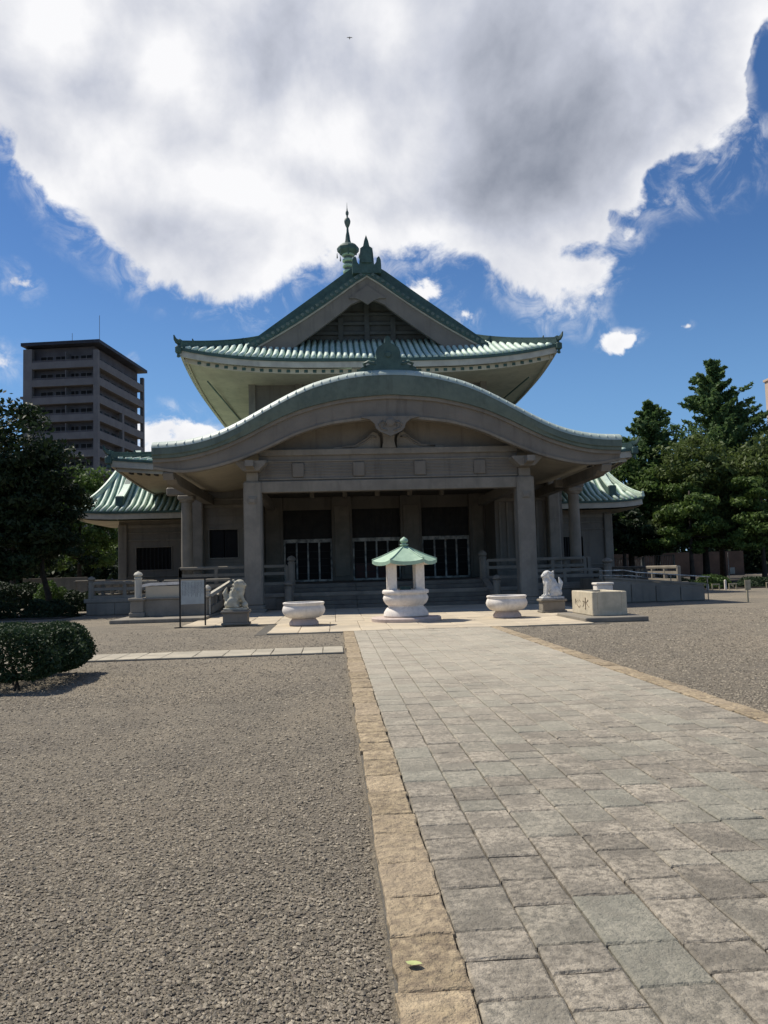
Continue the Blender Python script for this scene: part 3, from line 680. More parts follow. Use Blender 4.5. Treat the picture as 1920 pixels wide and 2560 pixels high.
for (a, b) in bays:
    dr = MB().box(a, b, 44.9, 45.2, 5.05, 5.75, c=.01).build('doorway', M_conc, H)
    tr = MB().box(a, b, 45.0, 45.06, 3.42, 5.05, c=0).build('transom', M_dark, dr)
    zm = 3.22; mid = (a > -2 and b < 2)
    fr = MB().box(a, b, 44.93, 45.05, zm, 3.42, c=.01).box(a, b, 44.93, 45.05, 1.05, 1.16, c=.01)
    fr.box(a, a+.10, 44.93, 45.05, 1.162, zm-.002, c=.01).box(b-.10, b, 44.93, 45.05, 1.162, zm-.002, c=.01); fo = fr.build('door_frame', M_frame, dr)
    for k in range(4):
        xa = a+.10+(b-a-.2)*k/4; xb = a+.10+(b-a-.2)*(k+1)/4
        if k: MB().box(xa-.045, xa+.045, 44.95, 45.03, 1.162, zm-.002, c=.01).build('door_stile', M_frame, dr)
        if mid: MB().box(xa+.05, xb-.05, 45.0, 45.03, 1.17, 2.0, c=0).build('door_panel', M_red, dr)
        MB().box(xa+.05, xb-.05, 45.0, 45.02, 2.003 if mid else 1.17, zm-.01, c=0).build('door_pane', M_glass, dr)
        for z in (1.5, 1.9, 2.3, 2.7): MB().box(xa+.046, xb-.046, 44.97, 44.99, z, z+.035, c=0).build('glazing_bar', M_dark, dr)
    for k in range(9): x = a+(b-a)*(k+.5)/9; MB().box(x-.025, x+.025, 44.95, 45.0, 3.43, 5.04, c=0).build('transom_bar', M_dark, dr)
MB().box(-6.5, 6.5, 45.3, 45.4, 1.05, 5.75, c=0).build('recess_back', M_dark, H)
# --- lower roof
LR = Hip((-13.4, 13.4, 41, 71), (-7.2, 7.2, 47.2, 65), 7.15, 2.8, lambda t: .35*t+.65*t*t, .42, 3.2)
lr = LR.shell('lower_roof', M_bedg, H)
LR.rolls('F', M_roll, lr, single=False); LR.rolls('L', M_roll, lr, single=False); LR.rolls('R', M_roll, lr, single=False)
LR.band('eave_tiles', M_tiled, lr, rect(.07, -.09, .03), out=.08)
LR.band('eave_fascia', M_fascia, lr, rect(.07, -.42, -.10)); LR.band('eave_fascia', M_fascia, lr, rect(.05, -.62, -.43), out=-.22)
LR.soffit('soffit', M_soffit, lr, (-9.6, 9.9, 42, 68), 6.85, dz=-.55)
for k in range(12):
    for sx in (-1, 1):
        x = sx*(12.6-k*.42); p = LR.pt('F', x/13.4, 0, -.56, -.30); MB().box(x-.07, x+.07, p.y-.06, p.y+.5, p.z-.10, p.z+.04, c=.01).build('rafter_end', M_dark, lr)
LR.hip_ridge(M_tiled, lr, ('FL', 'FR'), h=.22)
# --- upper storey and its roof
MB().box(-7.1, 7.1, 47.8, 66, 8.0, 13.2, c=0).build('upper_storey_wall', M_conc, H)
for x in (-7.0, -4.2, -1.4, 1.4, 4.2, 7.0): MB().box(x-.2, x+.2, 47.6, 47.8, 8.5, 12.9, c=.02).build('wall_pilaster', M_conc2, H)
Pz = lambda X: .40*X+.0177*X*X
UR = Hip((-10.45, 10.5, 44, 70), (-6.5, 6.5, 48.2, 65.8), 13.36, Pz(4.2)+.25, lambda t: .92*t+.08*t*t, .72, 3.6)
ur = UR.shell('upper_roof', M_bedg, H)
UR.rolls('F', M_roll, ur, single=True, r=.135); UR.rolls('L', M_roll, ur, single=False); UR.rolls('R', M_roll, ur, single=False); UR.rolls('B', M_roll, ur, single=False)
UR.band('eave_tiles', M_tiled, ur, rect(.08, -.12, .03), out=.08)
UR.band('eave_fascia', M_fascia, ur, rect(.07, -.46, -.13)); UR.band('eave_fascia', M_soffit, ur, rect(.05, -.75, -.47), out=-.25)
UR.soffit('soffit', M_soffit, ur, (-7.1, 7.1, 47.8, 66), 12.85, dz=-.62, ins=.3)
for k in range(40):
    u = -.93+1.86*k/39; p = UR.pt('F', u, 0, -.60, -.20); MB().box(p.x-.10, p.x+.10, p.y-.03, p.y+.12, p.z-.09, p.z+.07, c=.01).build('rafter_end', M_tiled, ur)
for k in range(30):
    for sd in 'LR':
        u = -.93+1.86*k/29; p = UR.pt(sd, u, 0, -.60, -.20)
        if k < 29: MB().box(p.x-.06, p.x+.06, p.y-.10, p.y+.10, p.z-.09, p.z+.07, c=.01).build('rafter_end', M_tiled, ur)
UR.hip_ridge(M_tiled, ur, ('FL', 'FR', 'BL', 'BR'), h=.30)
for sx in (-1, 1):   # seam strips along the side soffits
    MB().sweep([(sx*9.3, 45.6, 12.62), (sx*8.6, 66, 12.80)], rect(.03, -.05, .02)).build('soffit_joint', M_tiled, ur)
gx = [6.9-13.8*i/60 for i in range(61)][::-1]
zx = lambda x: 13.08+Pz(10.7-abs(x))-.10*math.exp(-(x/.5)**2)
mb = MB(); mb.grid([[(x, y, zx(x)+.02) for x in gx] for y in (46.2, 52, 58, 67)], True); mb.grid([[(x, y, zx(x)-.22) for x in gx] for y in (46.3, 67)]); gr_ = mb.build('gable_roof', M_tile, ur, smooth=35)
big = MB()
for k in range(56):
    y = 46.9+k*.36
    for sx in (-1, 1): big.tube([(sx*(.3+6.5*i/8), y, zx(.3+6.5*i/8)+.06) for i in range(9)], .085, 5)
big.build('tile_rolls', M_tile, gr_, smooth=True, kind='stuff')
def vstrip(prof, name, m, parent, xs, smooth=30): return strip(prof, name, m, parent, xs, smooth)
gxs = [-7.1+14.2*i/72 for i in range(73)]
vstrip(lambda x: [(46.12, zx(x)+.10), (46.6, zx(x)+.10), (46.6, zx(x)-.26), (46.12, zx(x)-.26)], 'verge_band', M_tiled, ur, gxs)
vstrip(lambda x: [(46.22, zx(x)-.262), (46.5, zx(x)-.262), (46.5, zx(x)-.36), (46.22, zx(x)-.36)], 'verge_moulding', M_fascia, ur, gxs)
dp = lambda x: .92+.40*abs(x)/7 if abs(x) > 1.1 else .92+.30*(1-abs(x)/1.1)
vstrip(lambda x: [(46.30, zx(x)-.362), (46.56, zx(x)-.362), (46.56, zx(x)-.40-dp(x)), (46.30, zx(x)-.40-dp(x))], 'gable_barge_board', M_conc, ur, gxs)
MB().prism([(-1.1, 17.62), (-.7, 17.62), (-.35, 17.48), (0, 17.25), (.35, 17.48), (.7, 17.62), (1.1, 17.62), (0, 18.4)], 'y', 46.2, 46.32).build('gable_pendant', M_conc, ur)
for sx in (-1, 1):
    s0 = .35
    while s0 < 7.0:
        z = zx(sx*s0)
        MB().lathe([(.10, 0), (.11, .03), (.10, .06), (.03, .065)], 0, 0, 8).build('verge_tile', M_edge, ur).matrix_parent_inverse = Matrix.Translation((sx*s0, 46.12, z-.05)) @ Matrix.Rotation(PI/2, 4, 'X')
        s0 += .29
    MB().sweep([(sx*(.25+6.6*i/14), 47.05, zx(.25+6.6*i/14)+.08) for i in range(15)], lambda f: rect(.19, 0, .74-.42*f**2.5)).sweep([(sx*(.25+6.6*i/14), 46.72, zx(.25+6.6*i/14)+.12) for i in range(15)], rect(.12, 0, .20)).build('descending_ridge', M_tiled, ur, smooth=30)
    b = Vector((sx*6.95, 47.05, zx(6.95)+.2)); d = Vector((sx, 0, 0))
    MB().sweep([b-d*.1, b+d*.2, b+d*.4+Vector((0, 0, .25)), b+d*.5+Vector((0, 0, .5))], lambda f_: rect(.14*(1-f_*.8), -.1*(1-f_), .18*(1-f_*.6))).build('ridge_end_horn', M_tiled, ur)
gwx = [-6.5+13*i/40 for i in range(41)]
gw = MB().prism([(-6.5, 14.7), (6.5, 14.7)]+[(x, zx(x)-.3) for x in reversed(gwx)], 'y', 48.1, 48.3).build('gable_wall', M_gable, ur)
for z, hw, h in ((15.25, 5.6, .26), (15.95, 4.6, .2), (16.55, 3.7, .2), (17.15, 2.7, .18)): MB().box(-hw, hw, 47.9, 48.1, z, z+h, c=.03).build('gable_beam', M_gable, gw)
for x in (-1.6, 0, 1.6): MB().box(x-.16, x+.16, 47.87, 47.9, 14.9, min(17.9, zx(x)-1.2), c=.02).build('gable_post', M_gable, gw)
MB().sweep([(0, 46.5, 19.3), (0, 66.5, 19.3)], rect(.28, 0, .75)).sweep([(0, 46.5, 20.055), (0, 66.5, 20.055)], rect(.18, 0, .14)).build('main_ridge', M_tiled, ur)
on = [(-.85, 19.1), (.85, 19.1), (.86, 19.5), (.84, 19.9), (.74, 20.12), (.60, 20.0), (.56, 19.75), (.44, 19.6), (.40, 20.2), (.36, 20.6), (.19, 20.72), (.12, 21.05), (0, 21.4), (-.12, 21.05), (-.19, 20.72), (-.36, 20.6), (-.40, 20.2), (-.44, 19.6), (-.56, 19.75), (-.60, 20.0), (-.74, 20.12), (-.84, 19.9), (-.86, 19.5)]
MB().prism(on, 'y', 46.05, 46.5).prism([(-.3, 19.7), (.3, 19.7), (.3, 20.4), (0, 20.6), (-.3, 20.4)], 'y', 45.95, 46.05).build('ridge_end_tile', M_tiled, ur)
# --- wings
for sx in (-1, 1):
    ox = 0.0 if sx < 0 else -.15
    o = (-17.45, -8.5) if sx < 0 else (8.5, 16.6); i_ = (-15.6, -9.0) if sx < 0 else (9.0, 14.8)
    W = Hip((o[0], o[1], 48, 57), (i_[0], i_[1], 52.45, 52.55), 5.42, 3.75, lambda t: .42*t+.58*t*t, .18, 5)
    w = W.shell('wing_roof', M_bedg, H, sides='FB'+('L' if sx < 0 else 'R'))
    W.rolls('F', M_roll, w, r=.11, single=True); W.rolls('L' if sx < 0 else 'R', M_roll, w, single=False); W.rolls('B', M_roll, w, single=False)
    W.band('eave_tiles', M_tiled, w, rect(.07, -.09, .03), out=.08, sides='FB'+('L' if sx < 0 else 'R'))
    W.band('eave_fascia', M_fascia, w, rect(.06, -.42, -.10), sides='FB'+('L' if sx < 0 else 'R'))
    W.soffit('soffit', M_soffit, w, (-15.4, -9, 49.8, 56) if sx < 0 else (9, 15.3, 49.8, 56), 5.0, dz=-.5, sides='FB'+('L' if sx < 0 else 'R'))
    W.hip_ridge(M_tile, w, ('FL', 'BL') if sx < 0 else ('FR', 'BR'), w=.12, h=.2, horn=False)
    xk = sx*14.85
    pts = []
    for k in range(11):
        t = 1-k/10*.82; lo_ = o[0]+(i_[0]-o[0])*t; hi_ = o[1]+(i_[1]-o[1])*t; xx = xk+sx*.25*(1-t); u = 2*(xx-lo_)/(hi_-lo_)-1; pts.append(W.pt('F', max(-1, min(1, u)), t, .05))
    kr = MB().sweep(pts, rect(.17, 0, .46)).build('descending_ridge', M_tiled, w, smooth=30)
    MB().sweep([p+Vector((0, 0, .475)) for p in pts], rect(.20, 0, .10)).build('ridge_cap', M_tile, kr, smooth=30)
    e = pts[-1]; MB().box(e.x-.25, e.x+.25, e.y-.25, e.y-.02, e.z-.05, e.z+.62, c=.06).build('ridge_end_tile', M_tiled, kr)
    MB().sweep([(sx*9, 52.5, 9.0), (sx*15.2, 52.5, 9.0)], rect(.2, 0, .45)).sweep([(sx*15.2, 52.5, 9.2), (sx*15.5, 52.5, 9.35), (sx*15.7, 52.5, 9.6)], rect(.14, 0, .2)).build('wing_ridge', M_tiled, w)
    xa, xb = (-15.4, -9.62) if sx < 0 else (9.92, 15.3)
    ww = wall_with('wing_wall', H, xa, xb, 49.8, 50.1, .66, 5.1, [(-14.35, -12.25, 2.0, 3.35)] if sx < 0 else [(11.9, 13.4, 2.0, 3.35)], bars=9)
    MB().box(xa if sx < 0 else xb-.3, xa+.3 if sx < 0 else xb, 50.1, 56, .66, 5.1, c=0).box(xa, xb, 55.9, 56.2, .66, 5.1, c=0).build('wing_side_wall', M_conc, H)
    for xx in ((xa+.25), (xb-.25)) : MB().box(xx-.27, xx+.27, 49.62, 49.8, .66, 4.8, c=.05).build('wall_pilaster', M_conc2, ww)
    for z, h in ((.66, .55), (3.75, .10), (4.2, .08), (4.55, .2), (1.55, .08)): MB().box(xa+.53, xb-.53, 49.72, 49.8, z, z+h, c=.015).build('string_course', M_conc2, ww)

# ------------------------------------------------------------------ things on the forecourt
def burner():
    t = thing('incense_burner', 'tall white stone incense burner with green hexagonal copper roof on the path axis', 'incense burner', (-.02, 24.1, .04))
    MB().lathe([(1.04, 0), (1.05, .09), (1.02, .12), (.5, .125)], n=48).build('base_disc', M_pink, t, smooth=35)
    MB().lathe([(.64, .126), (.68, .16), (.665, .26), (.60, .36), (.545, .41), (.53, .43), (.53, .46)], n=48).build('lotus_foot', M_white, t, smooth=50)
    b = MB().lathe([(.53, .455), (.60, .50), (.665, .60), (.685, .68), (.66, .75), (.64, .775), (.64, .80), (.69, .815), (.705, .86), (.69, .91), (.66, .93), (.60, .93), (.58, .82), (.3, .80)], n=48).build('bowl', M_white, t, smooth=50)
    MB().lathe([(.02, .83), (.57, .83), (.575, .80)], n=32, cap=False).build('ash', M_step, b)
    for sx, sy in ((-1, -1), (1, -1), (1, 1), (-1, 1)):
        x, y = .41*sx, .30*sy
        c = MB().box(x-.132, x+.132, y-.11, y+.11, .90, 1.74, c=.02).build('pillar', M_white, t)
    MB().lathe([(.50, 1.80), (.56, 1.80), (.56, 1.72), (.36, 1.72), (.36, 1.80)], n=6, ph=.12).build('lintel_ring', M_white, t)
    # curved hexagonal roof: ribs rise at the corners
    mb = MB(); mu = MB(); n = 6; rings = 9; per = 8
    def P(i, k, f, dz=0, shrink=0):
        a0 = PI/3*k; r = .10+(.98-shrink-.10)*i/rings; u = f*2-1
        ax, ay = math.cos(a0), math.sin(a0); bx, by = math.cos(a0+PI/3), math.sin(a0+PI/3)
        x, y = (ax+(bx-ax)*f)*r, (ay+(by-ay)*f)*r; q = i/rings
        return (x, y, 2.20-.44*q**1.05+.07*abs(u)**2.5*q**3+dz)
    for k in range(n):
        mb.grid([[P(i, k, j/per) for j in range(per+1)] for i in range(rings+1)])
        mu.grid([[P(i, k, j/per, -.10) for j in range(per+1)] for i in range(2, rings+1)], True)
        mb.grid([[P(rings, k, j/per) for j in range(per+1)], [P(rings, k, j/per, -.105) for j in range(per+1)]])
        
    ro = mb.build('copper_roof', M_patina, t); mu.build('roof_underside', M_white, t)
    for k in range(n): MB().tube([P(i, k, 0, .006) for i in range(rings+1)], .022, 6).build('roof_rib', M_patina, ro, smooth=True)
    MB().lathe([(.16, 2.12), (.15, 2.18), (.10, 2.21), (.085, 2.23), (.13, 2.26), (.13, 2.285), (.07, 2.30), (.06, 2.315), (.11, 2.35), (.125, 2.39), (.105, 2.44), (.05, 2.48), (.01, 2.51)], n=20).build('finial', M_patina, ro, smooth=40)
    MB().lathe([(.16, .84), (.18, .95), (.16, 1.02), (.1, 1.03)], n=16).build('incense_pot', M_tiled, t, smooth=40)
burner()
def bowl(x, y, label):
    t = thing('stone_planter_bowl', label, 'stone bowl', (x, y, .04), 0, 'round white stone bowls either side of the path')
    MB().lathe([(.40, 0), (.43, .02), (.42, .10), (.36, .17), (.34, .20), (.2, .2)], n=40).build('foot', M_pink, t, smooth=40)
    MB().lathe([(.32, .20), (.42, .215), (.52, .26), (.60, .35), (.625, .44), (.60, .53), (.575, .57), (.585, .60), (.60, .62), (.60, .655), (.57, .67), (.52, .665), (.50, .58), (.3, .5)], n=48).build('basin', M_white, t, smooth=50)
    MB().lathe([(.01, .585), (.51, .58), (.515, .56)], n=24, cap=False).build('water', M_glass, t)
bowl(-3.05, 23.45, 'white stone bowl on a pink foot, left of the incense burner')
bowl(3.02, 24.0, 'white stone bowl between the burner and the stone water basin')

def blob_mesh(parts, voxel=.022, smooth=6):
    """fuse ellipsoids (centre, radii) and capsules (a, b, ra, rb) into one carved body"""
    bm = bmesh.new()
    for p in parts:
        if len(p) == 2:
            c, r = p; r = r if isinstance(r, tuple) else (r, r, r)
            bmesh.ops.create_icosphere(bm, subdivisions=3, radius=1, matrix=Matrix.Translation(c) @ Matrix.Diagonal((*r, 1)))
        else:
            a, b, ra, rb = p; a, b = Vector(a), Vector(b)
            for k in range(9):
                f = k/8; c = a.lerp(b, f); r = ra+(rb-ra)*f
                bmesh.ops.create_icosphere(bm, subdivisions=2, radius=r, matrix=Matrix.Translation(c))
    me = bpy.data.meshes.new('raw'); bm.to_mesh(me); bm.free()
    o = bpy.data.objects.new('raw', me); COL.objects.link(o)
    m1 = o.modifiers.new('r', 'REMESH'); m1.mode = 'VOXEL'; m1.voxel_size = voxel
    m2 = o.modifiers.new('s', 'SMOOTH'); m2.iterations = smooth; m2.factor = .5
    dg = bpy.context.evaluated_depsgraph_get(); ev = o.evaluated_get(dg)
    out = bpy.data.meshes.new_from_object(ev); bpy.data.objects.remove(o)
    out.polygons.foreach_set('use_smooth', [True]*len(out.polygons)); return out
def lion(x, y, face, label, m, ball):
    t = thing('lion_statue', label, 'lion statue', (x, y, .04), 0, 'stone guardian lions before the stair')
    s = face
    V = lambda *p: (p[0]*s, p[1], p[2])
    P = [(V(-.12, 0, .62-.50), (.24, .19, .16)),                      # haunch base
         (V(-.02, 0, .36), (.20, .17, .24)),                          # belly / trunk
         (V(.10, 0, .50), (.17, .17, .20)),                           # chest
         (V(-.08, 0, .34), V(.10, 0, .62), .16, .14),
         (V(.12, 0, .72), (.16, .15, .15)),                           # head
         (V(.23, 0, .68), (.10, .105, .075)),                         # muzzle
         (V(.22, 0, .60), (.075, .08, .035)),                         # lower jaw
         (V(.30, 0, .705), (.03, .045, .025)),                        # nose
         (V(.21, .06, .78), (.045, .035, .025)), (V(.21, -.06, .78), (.045, .035, .025)),   # brows
         (V(.04, .13, .80), V(-.01, .15, .74), .035, .02), (V(.04, -.13, .80), V(-.01, -.15, .74), .035, .02),
         (V(-.10, .15, .17), (.17, .075, .17)), (V(-.10, -.15, .17), (.17, .075, .17)),
         (V(.03, .16, .05), (.11, .06, .05)), (V(.03, -.16, .05), (.11, .06, .05)),
         (V(.14, .11, .45), V(.19, .12, .08), .075, .05), (V(.24, .12, .04), (.075, .055, .04)),
         (V(-.28, 0, .22), V(-.33, 0, .45), .06, .075), (V(-.33, 0, .45), V(-.27, 0, .62), .075, .03)]
    if ball: P += [(V(.14, -.11, .45), V(.25, -.12, .22), .075, .05), (V(.27, -.12, .19), (.07, .05, .04))]
    else: P += [(V(.14, -.11, .45), V(.19, -.12, .08), .075, .05), (V(.24, -.12, .04), (.075, .055, .04))]
    for k in range(26):    # mane curls
        a = random.uniform(.35, 1.0)*PI*random.choice((-1, 1)); h = random.uniform(.42, .84)
        r = .155 if h > .6 else .17; cx = .07 if h > .6 else .04
        P.append((V(cx+math.cos(a)*r*.95, math.sin(a)*r, h), .045))
    pl = MB().box(-.42, .42, -.30, .30, 0, .07, c=.02).box(-.37, .37, -.26, .26, .07, .36, c=.015).box(-.43, .43, -.31, .31, .36, .44, c=.03).build('plinth', M_conc2, t)
    o = link('lion_body', blob_mesh(P), m, t); o.location = (0, 0, .50)
    b = MB().box(-.36, .36, -.24, .24, .44, .51, c=.02).build('statue_base', m, t)
    if ball: q = link('carved_ball', blob_mesh([(V(.29, -.13, .09), .095)], .02, 2), m, t); q.location = (0, 0, .50)
    for sy in (-1, 1):
        e = MB().lathe([(.004, -.014), (.018, -.004), (.018, .006), (.004, .014)], n=8).build('eye', M_dark, o); e.location = (.255*s, sy*.062, .745)
    mo = MB().box(-.05, .05, -.06, .06, -.008, .008, c=.004).build('mouth', M_dark, o); mo.location = (.262*s, 0, .632)
lion(-5.15, 24.75, 1, 'sunlit pale stone lion left of the stair, paw on a ball', M_lion, True)
lion(4.95, 26.0, -1, 'shaded grey stone lion sitting behind the water basin, facing left', M_liong, False)

def sign():
    t = thingW('notice_board', 'black framed notice board with a grey panel standing on two thin legs on gravel', 'notice board', (-6.45, 24.75, 0))
    for x, y in ((-6.80, 24.6), (-6.10, 24.9)):
        MB().box(x-.022, x+.022, y-.022, y+.022, 0, 1.47, c=.004).build('leg', M_black, t)
    d = Vector((.70, .30, 0)).normalized(); a = Vector((-6.80, 24.6, 0)); q = a+d*.762; up = Vector((0, 0, 1))
    MB().sweep([a-d*.05+up*1.45, q+d*.05+up*1.45], rect(.05, 0, .06)).build('top_rail', M_black, t)
    pn = MB().sweep([a+d*.03+up*.70, q-d*.03+up*.70], rect(.012, 0, .72)).build('panel', M_board, t)
    ink = MB(); nrm = Vector((d.y, -d.x, 0))*.0135     # columns of faded, unreadable characters
    for k in range(15):
        f = .07+.62*k/14+.01; z = 1.37
        while z > .80+random.random()*.25:
            h = random.uniform(.012, .02)
            c = a+d*(f+random.uniform(-.002, .002))+nrm; w = random.uniform(.005, .009)
            ink.add([c-d*w+up*z, c+d*w+up*z, c+d*w+up*(z-h), c-d*w+up*(z-h)], [(0, 1, 2, 3)]); z -= h+random.uniform(.006, .016)
    ink.build('faded_writing', M_ink, pn, kind='stuff')
    MB().sweep([(-6.95, 24.5, .02), (-6.65, 24.7, .02)], rect(.03, -.02, .01)).build('foot', M_black, t)
    MB().sweep([(-6.25, 24.8, .02), (-5.95, 25.0, .02)], rect(.03, -.02, .01)).build('foot', M_black, t)
sign()
def basin():
    t = thingW('water_basin', 'large cream stone water basin with carved characters on its sunlit left end', 'water basin', (5.5, 22.5, 0))
    MB().box(4.52, 6.25, 21.15, 23.9, 0, .135, c=.02).build('base_slab', M_conc2, t)
    x0, x1, y0, y1, z0, z1 = 4.95, 5.93, 21.85, 23.75, .137, .80
    b = MB().box(x0, x0+.16, y0, y1, z0, z1, c=.02).box(x1-.16, x1, y0, y1, z0, z1, c=.02).box(x0+.15, x1-.15, y0, y0+.16, z0, z1-.002, c=.01).box(x0+.15, x1-.15, y1-.16, y1, z0, z1-.002, c=.01).box(x0+.15, x1-.15, y0+.15, y1-.15, z0, .3, c=0).build('basin', M_basin, t)
    MB().box(x0+.16, x1-.16, y0+.16, y1-.16, .68, .70, c=0).build('water', M_glass, t)
    # two brush-like characters carved on the left end; f runs from far (left in view) to near
    def stroke(pts, w=.015): 
        P = [Vector((x0-.003, y1-.25-(y1-y0-.5)*f, z0+.10+g*.46)) for f, g in pts]
        MB().tube(P, w, 5, w*.45).build('carved_stroke', M_carve, b)
    stroke([(.10, .72), (.06, .45), (.08, .35)]); stroke([(.16, .60), (.18, .35), (.28, .22), (.38, .24), (.40, .36)]); stroke([(.24, .62), (.28, .52)]); stroke([(.36, .66), (.42, .55)])
    stroke([(.76, .85), (.76, .50), (.75, .12), (.70, .18)], .022); stroke([(.58, .62), (.68, .60), (.62, .35), (.56, .28)]); stroke([(.93, .72), (.83, .58)]); stroke([(.80, .58), (.88, .38), (.97, .28)])
    p = MB().box(5.85, 6.35, 24.1, 24.5, 0, .93, c=.03).box(5.82, 6.38, 24.07, 24.53, .93, 1.0, c=.02).build('tap_pedestal', M_white, t)
basin()
def terraces():
    t = thingW('side_landing', 'grey stone landing with pedestal and round-capped post behind the notice board', 'stone landing', (-8.3, 30, 0))
    MB().box(-9.75, -6.6, 27.7, 34.6, 0, .13, c=.02).build('base_slab', M_conc2, t)
    MB().box(-9.25, -6.75, 29.4, 34.6, .131, .74, c=.02).build('landing_block', M_conc2, t)
    MB().box(-9.30, -6.7, 29.34, 34.6, .741, .80, c=.02).build('coping', M_conc2, t)
    p = MB().box(-9.48, -8.93, 29.2, 29.75, .132, .30, c=.03).box(-9.43, -8.98, 29.25, 29.7, .30, .72, c=.02).box(-9.50, -8.91, 29.18, 29.77, .72, .82, c=.03).build('pedestal', M_conc2, t)
    newel(t, -9.2, 29.48, .82, .95, .125, M_fascia)
    MB().box(-8.95, -7.0, 29.5, 29.62, .80, 1.22, c=.01).build('parapet_panel', M_pale, t)
    MB().sweep([(-9.1, 29.56, 1.25), (-8.8, 29.56, 1.30), (-7.0, 29.56, 1.33)], rect(.085, -.06, .04)).build('top_rail', M_white, t)
    newel(t, -6.82, 30.0, .13, 1.08, .11, M_fascia)
    MB().sweep([(-6.78, 30.1, .84), (-6.55, 34.5, 1.28)], rect(.07, -.10, .03)).build('sloping_rail', M_fascia, t)
    MB().sweep([(-6.78, 30.3, .30), (-6.55, 34.5, .66)], rect(.07, -.17, .10)).build('sloping_rail', M_conc2, t)
    for f in (.25, .5, .75): MB().box(-6.78+.23*f-.06, -6.78+.23*f+.06, 30.1+4.4*f-.06, 30.1+4.4*f+.06, .3+.36*f, .78+.44*f, c=.01).build('strut', M_conc2, t)
    t = thingW('stone_ramp', 'long grey stone ramp with thin pale handrails sloping down to the right of the hall', 'ramp', (10.5, 31, 0))
    MB().prism([(8.6, 0), (12.6, 0), (12.6, .62), (8.6, .98)], 'y', 31.3, 34.6).build('ramp_body', M_conc2, t)
    for k in range(4):
        a, b = 8.62+k*1.0, 8.62+k*1.0+.97; za = .94-.09*(k); MB().box(a, b, 31.24, 31.3, .03, za-.12, c=.012).build('facing_stone', M_conc2, t)
    MB().sweep([(8.55, 31.35, .99), (12.65, 31.35, .63)], rect(.09, 0, .07)).build('coping', M_conc2, t)
    MB().tube([(8.4, 31.4, 1.30), (9.4, 31.4, 1.30), (9.9, 31.4, 1.20), (12.4, 31.4, .98), (12.9, 31.4, .93)], .022, 8).build('handrail', M_frame, t, smooth=True)
    MB().tube([(8.4, 31.4, 1.12), (9.6, 31.4, 1.08), (10.1, 31.4, 1.02)], .018, 8).build('handrail', M_frame, t, smooth=True)
    for x, z in ((8.5, 1.30), (9.9, 1.20), (11.3, 1.08), (12.8, .94)): MB().tube([(x, 31.4, 0 if x > 12.6 else .7), (x, 31.4, z)], .022, 6).build('rail_post', M_conc2, t)
terraces()
def misc_right():
    t = thingW('metal_fence', 'pale grey metal railing fence beyond the ramp in front of the dark trees', 'fence', (20.5, 58, 0))
    for k, (a, b, h) in enumerate(((18.4, 20.6, 1.95), (20.7, 23.0, 2.1))):
        for z in (.25, 1.0, h): MB().box(a, b, 57.97, 58.03, z-.03, z+.03, c=.005).build('rail', M_rail, t)
        for x in (a, b): MB().box(x-.05, x+.05, 57.94, 58.06, 0, h+.05, c=.01).build('post', M_rail, t)
        bars = MB(); x = a+.12
        while x < b-.05: bars.box(x-.012, x+.012, 57.99, 58.01, .25, h, c=0); x += .13
        bars.build('bars', M_rail, t, kind='stuff')
    for k, x in enumerate((17.55, 18.55, 19.5, 21.6)):
        o = MB(); w = .22
        o.box(x-w, x-w+.05, 42.5, 42.56, 0, .27, c=.005).box(x+w-.05, x+w, 42.5, 42.56, 0, .27, c=.005).box(x-w, x+w, 42.49, 42.57, .27, .33, c=.005)
        oo = o.build('low_hoop_rail', M_wood); tag(oo, ['low wooden hoop rail, leftmost of the four along the shrub bed on the right', 'low wooden hoop rail directly in front of the bright green clipped shrub', 'low wooden hoop rail just right of the bright green clipped shrub', 'low wooden hoop rail nearest the right edge of the photo'][k], 'low rail', 'low hoop rails along the shrub bed')
    for x, h, lb in ((18.05, .32, 'short white marker post in front of the clipped shrub'), (19.05, .50, 'taller white marker post right of the clipped shrub')):
        oo = MB().box(x-.05, x+.05, 42.4, 42.5, 0, h, c=.01).prism([(x-.05, h), (x+.05, h), (x, h+.04)], 'y', 42.4, 42.5).build('marker_post', M_white); tag(oo, lb, 'post', 'white marker posts')
    t = thingW('wooden_sign', 'small pale wooden sign on a post standing on the gravel at the far right', 'sign', (13.28, 29.2, 0))
    MB().box(13.25, 13.31, 29.2, 29.26, 0, .80, c=.008).build('post', M_wood, t); MB().box(13.17, 13.39, 29.16, 29.2, .45, .82, c=.008).build('board', M_wood, t)
    t = thingW('white_notice', 'white notice on a thin pole beneath the trees on the right', 'sign', (28.3, 60, 0))
    MB().tube([(28.15, 60, 0), (28.15, 60, 2.2)], .035, 6).build('pole', M_white, t); MB().box(28.25, 28.62, 59.97, 60.0, .55, 1.05, c=.01).build('panel', M_white, t)
    w = MB().box(22, 42, 84, 84.4, 0, 2.6, c=0).build('rear_wall', M_brown); tag(w, 'low brownish wall of a building glimpsed under the trees on the right', 'wall')
    w = MB().box(-25.5, -20.8, 62, 62.3, 0, 1.7, c=.02).build('rear_wall', M_conc2); tag(w, 'low pale stone wall glimpsed between the trunks on the left', 'wall')
misc_right()
bt = thing('bird', 'tiny grey bird flying high under the great cloud', 'bird', (.05, 60, 43.34))
bt.scale = (.6, .6, .6)
b_ = link('bird_body', blob_mesh([((0, 0, 0), (.07, .16, .06)), ((0, -.16, .03), .05), ((0, .2, 0), (.05, .1, .015))], .02, 2), M_step, bt)
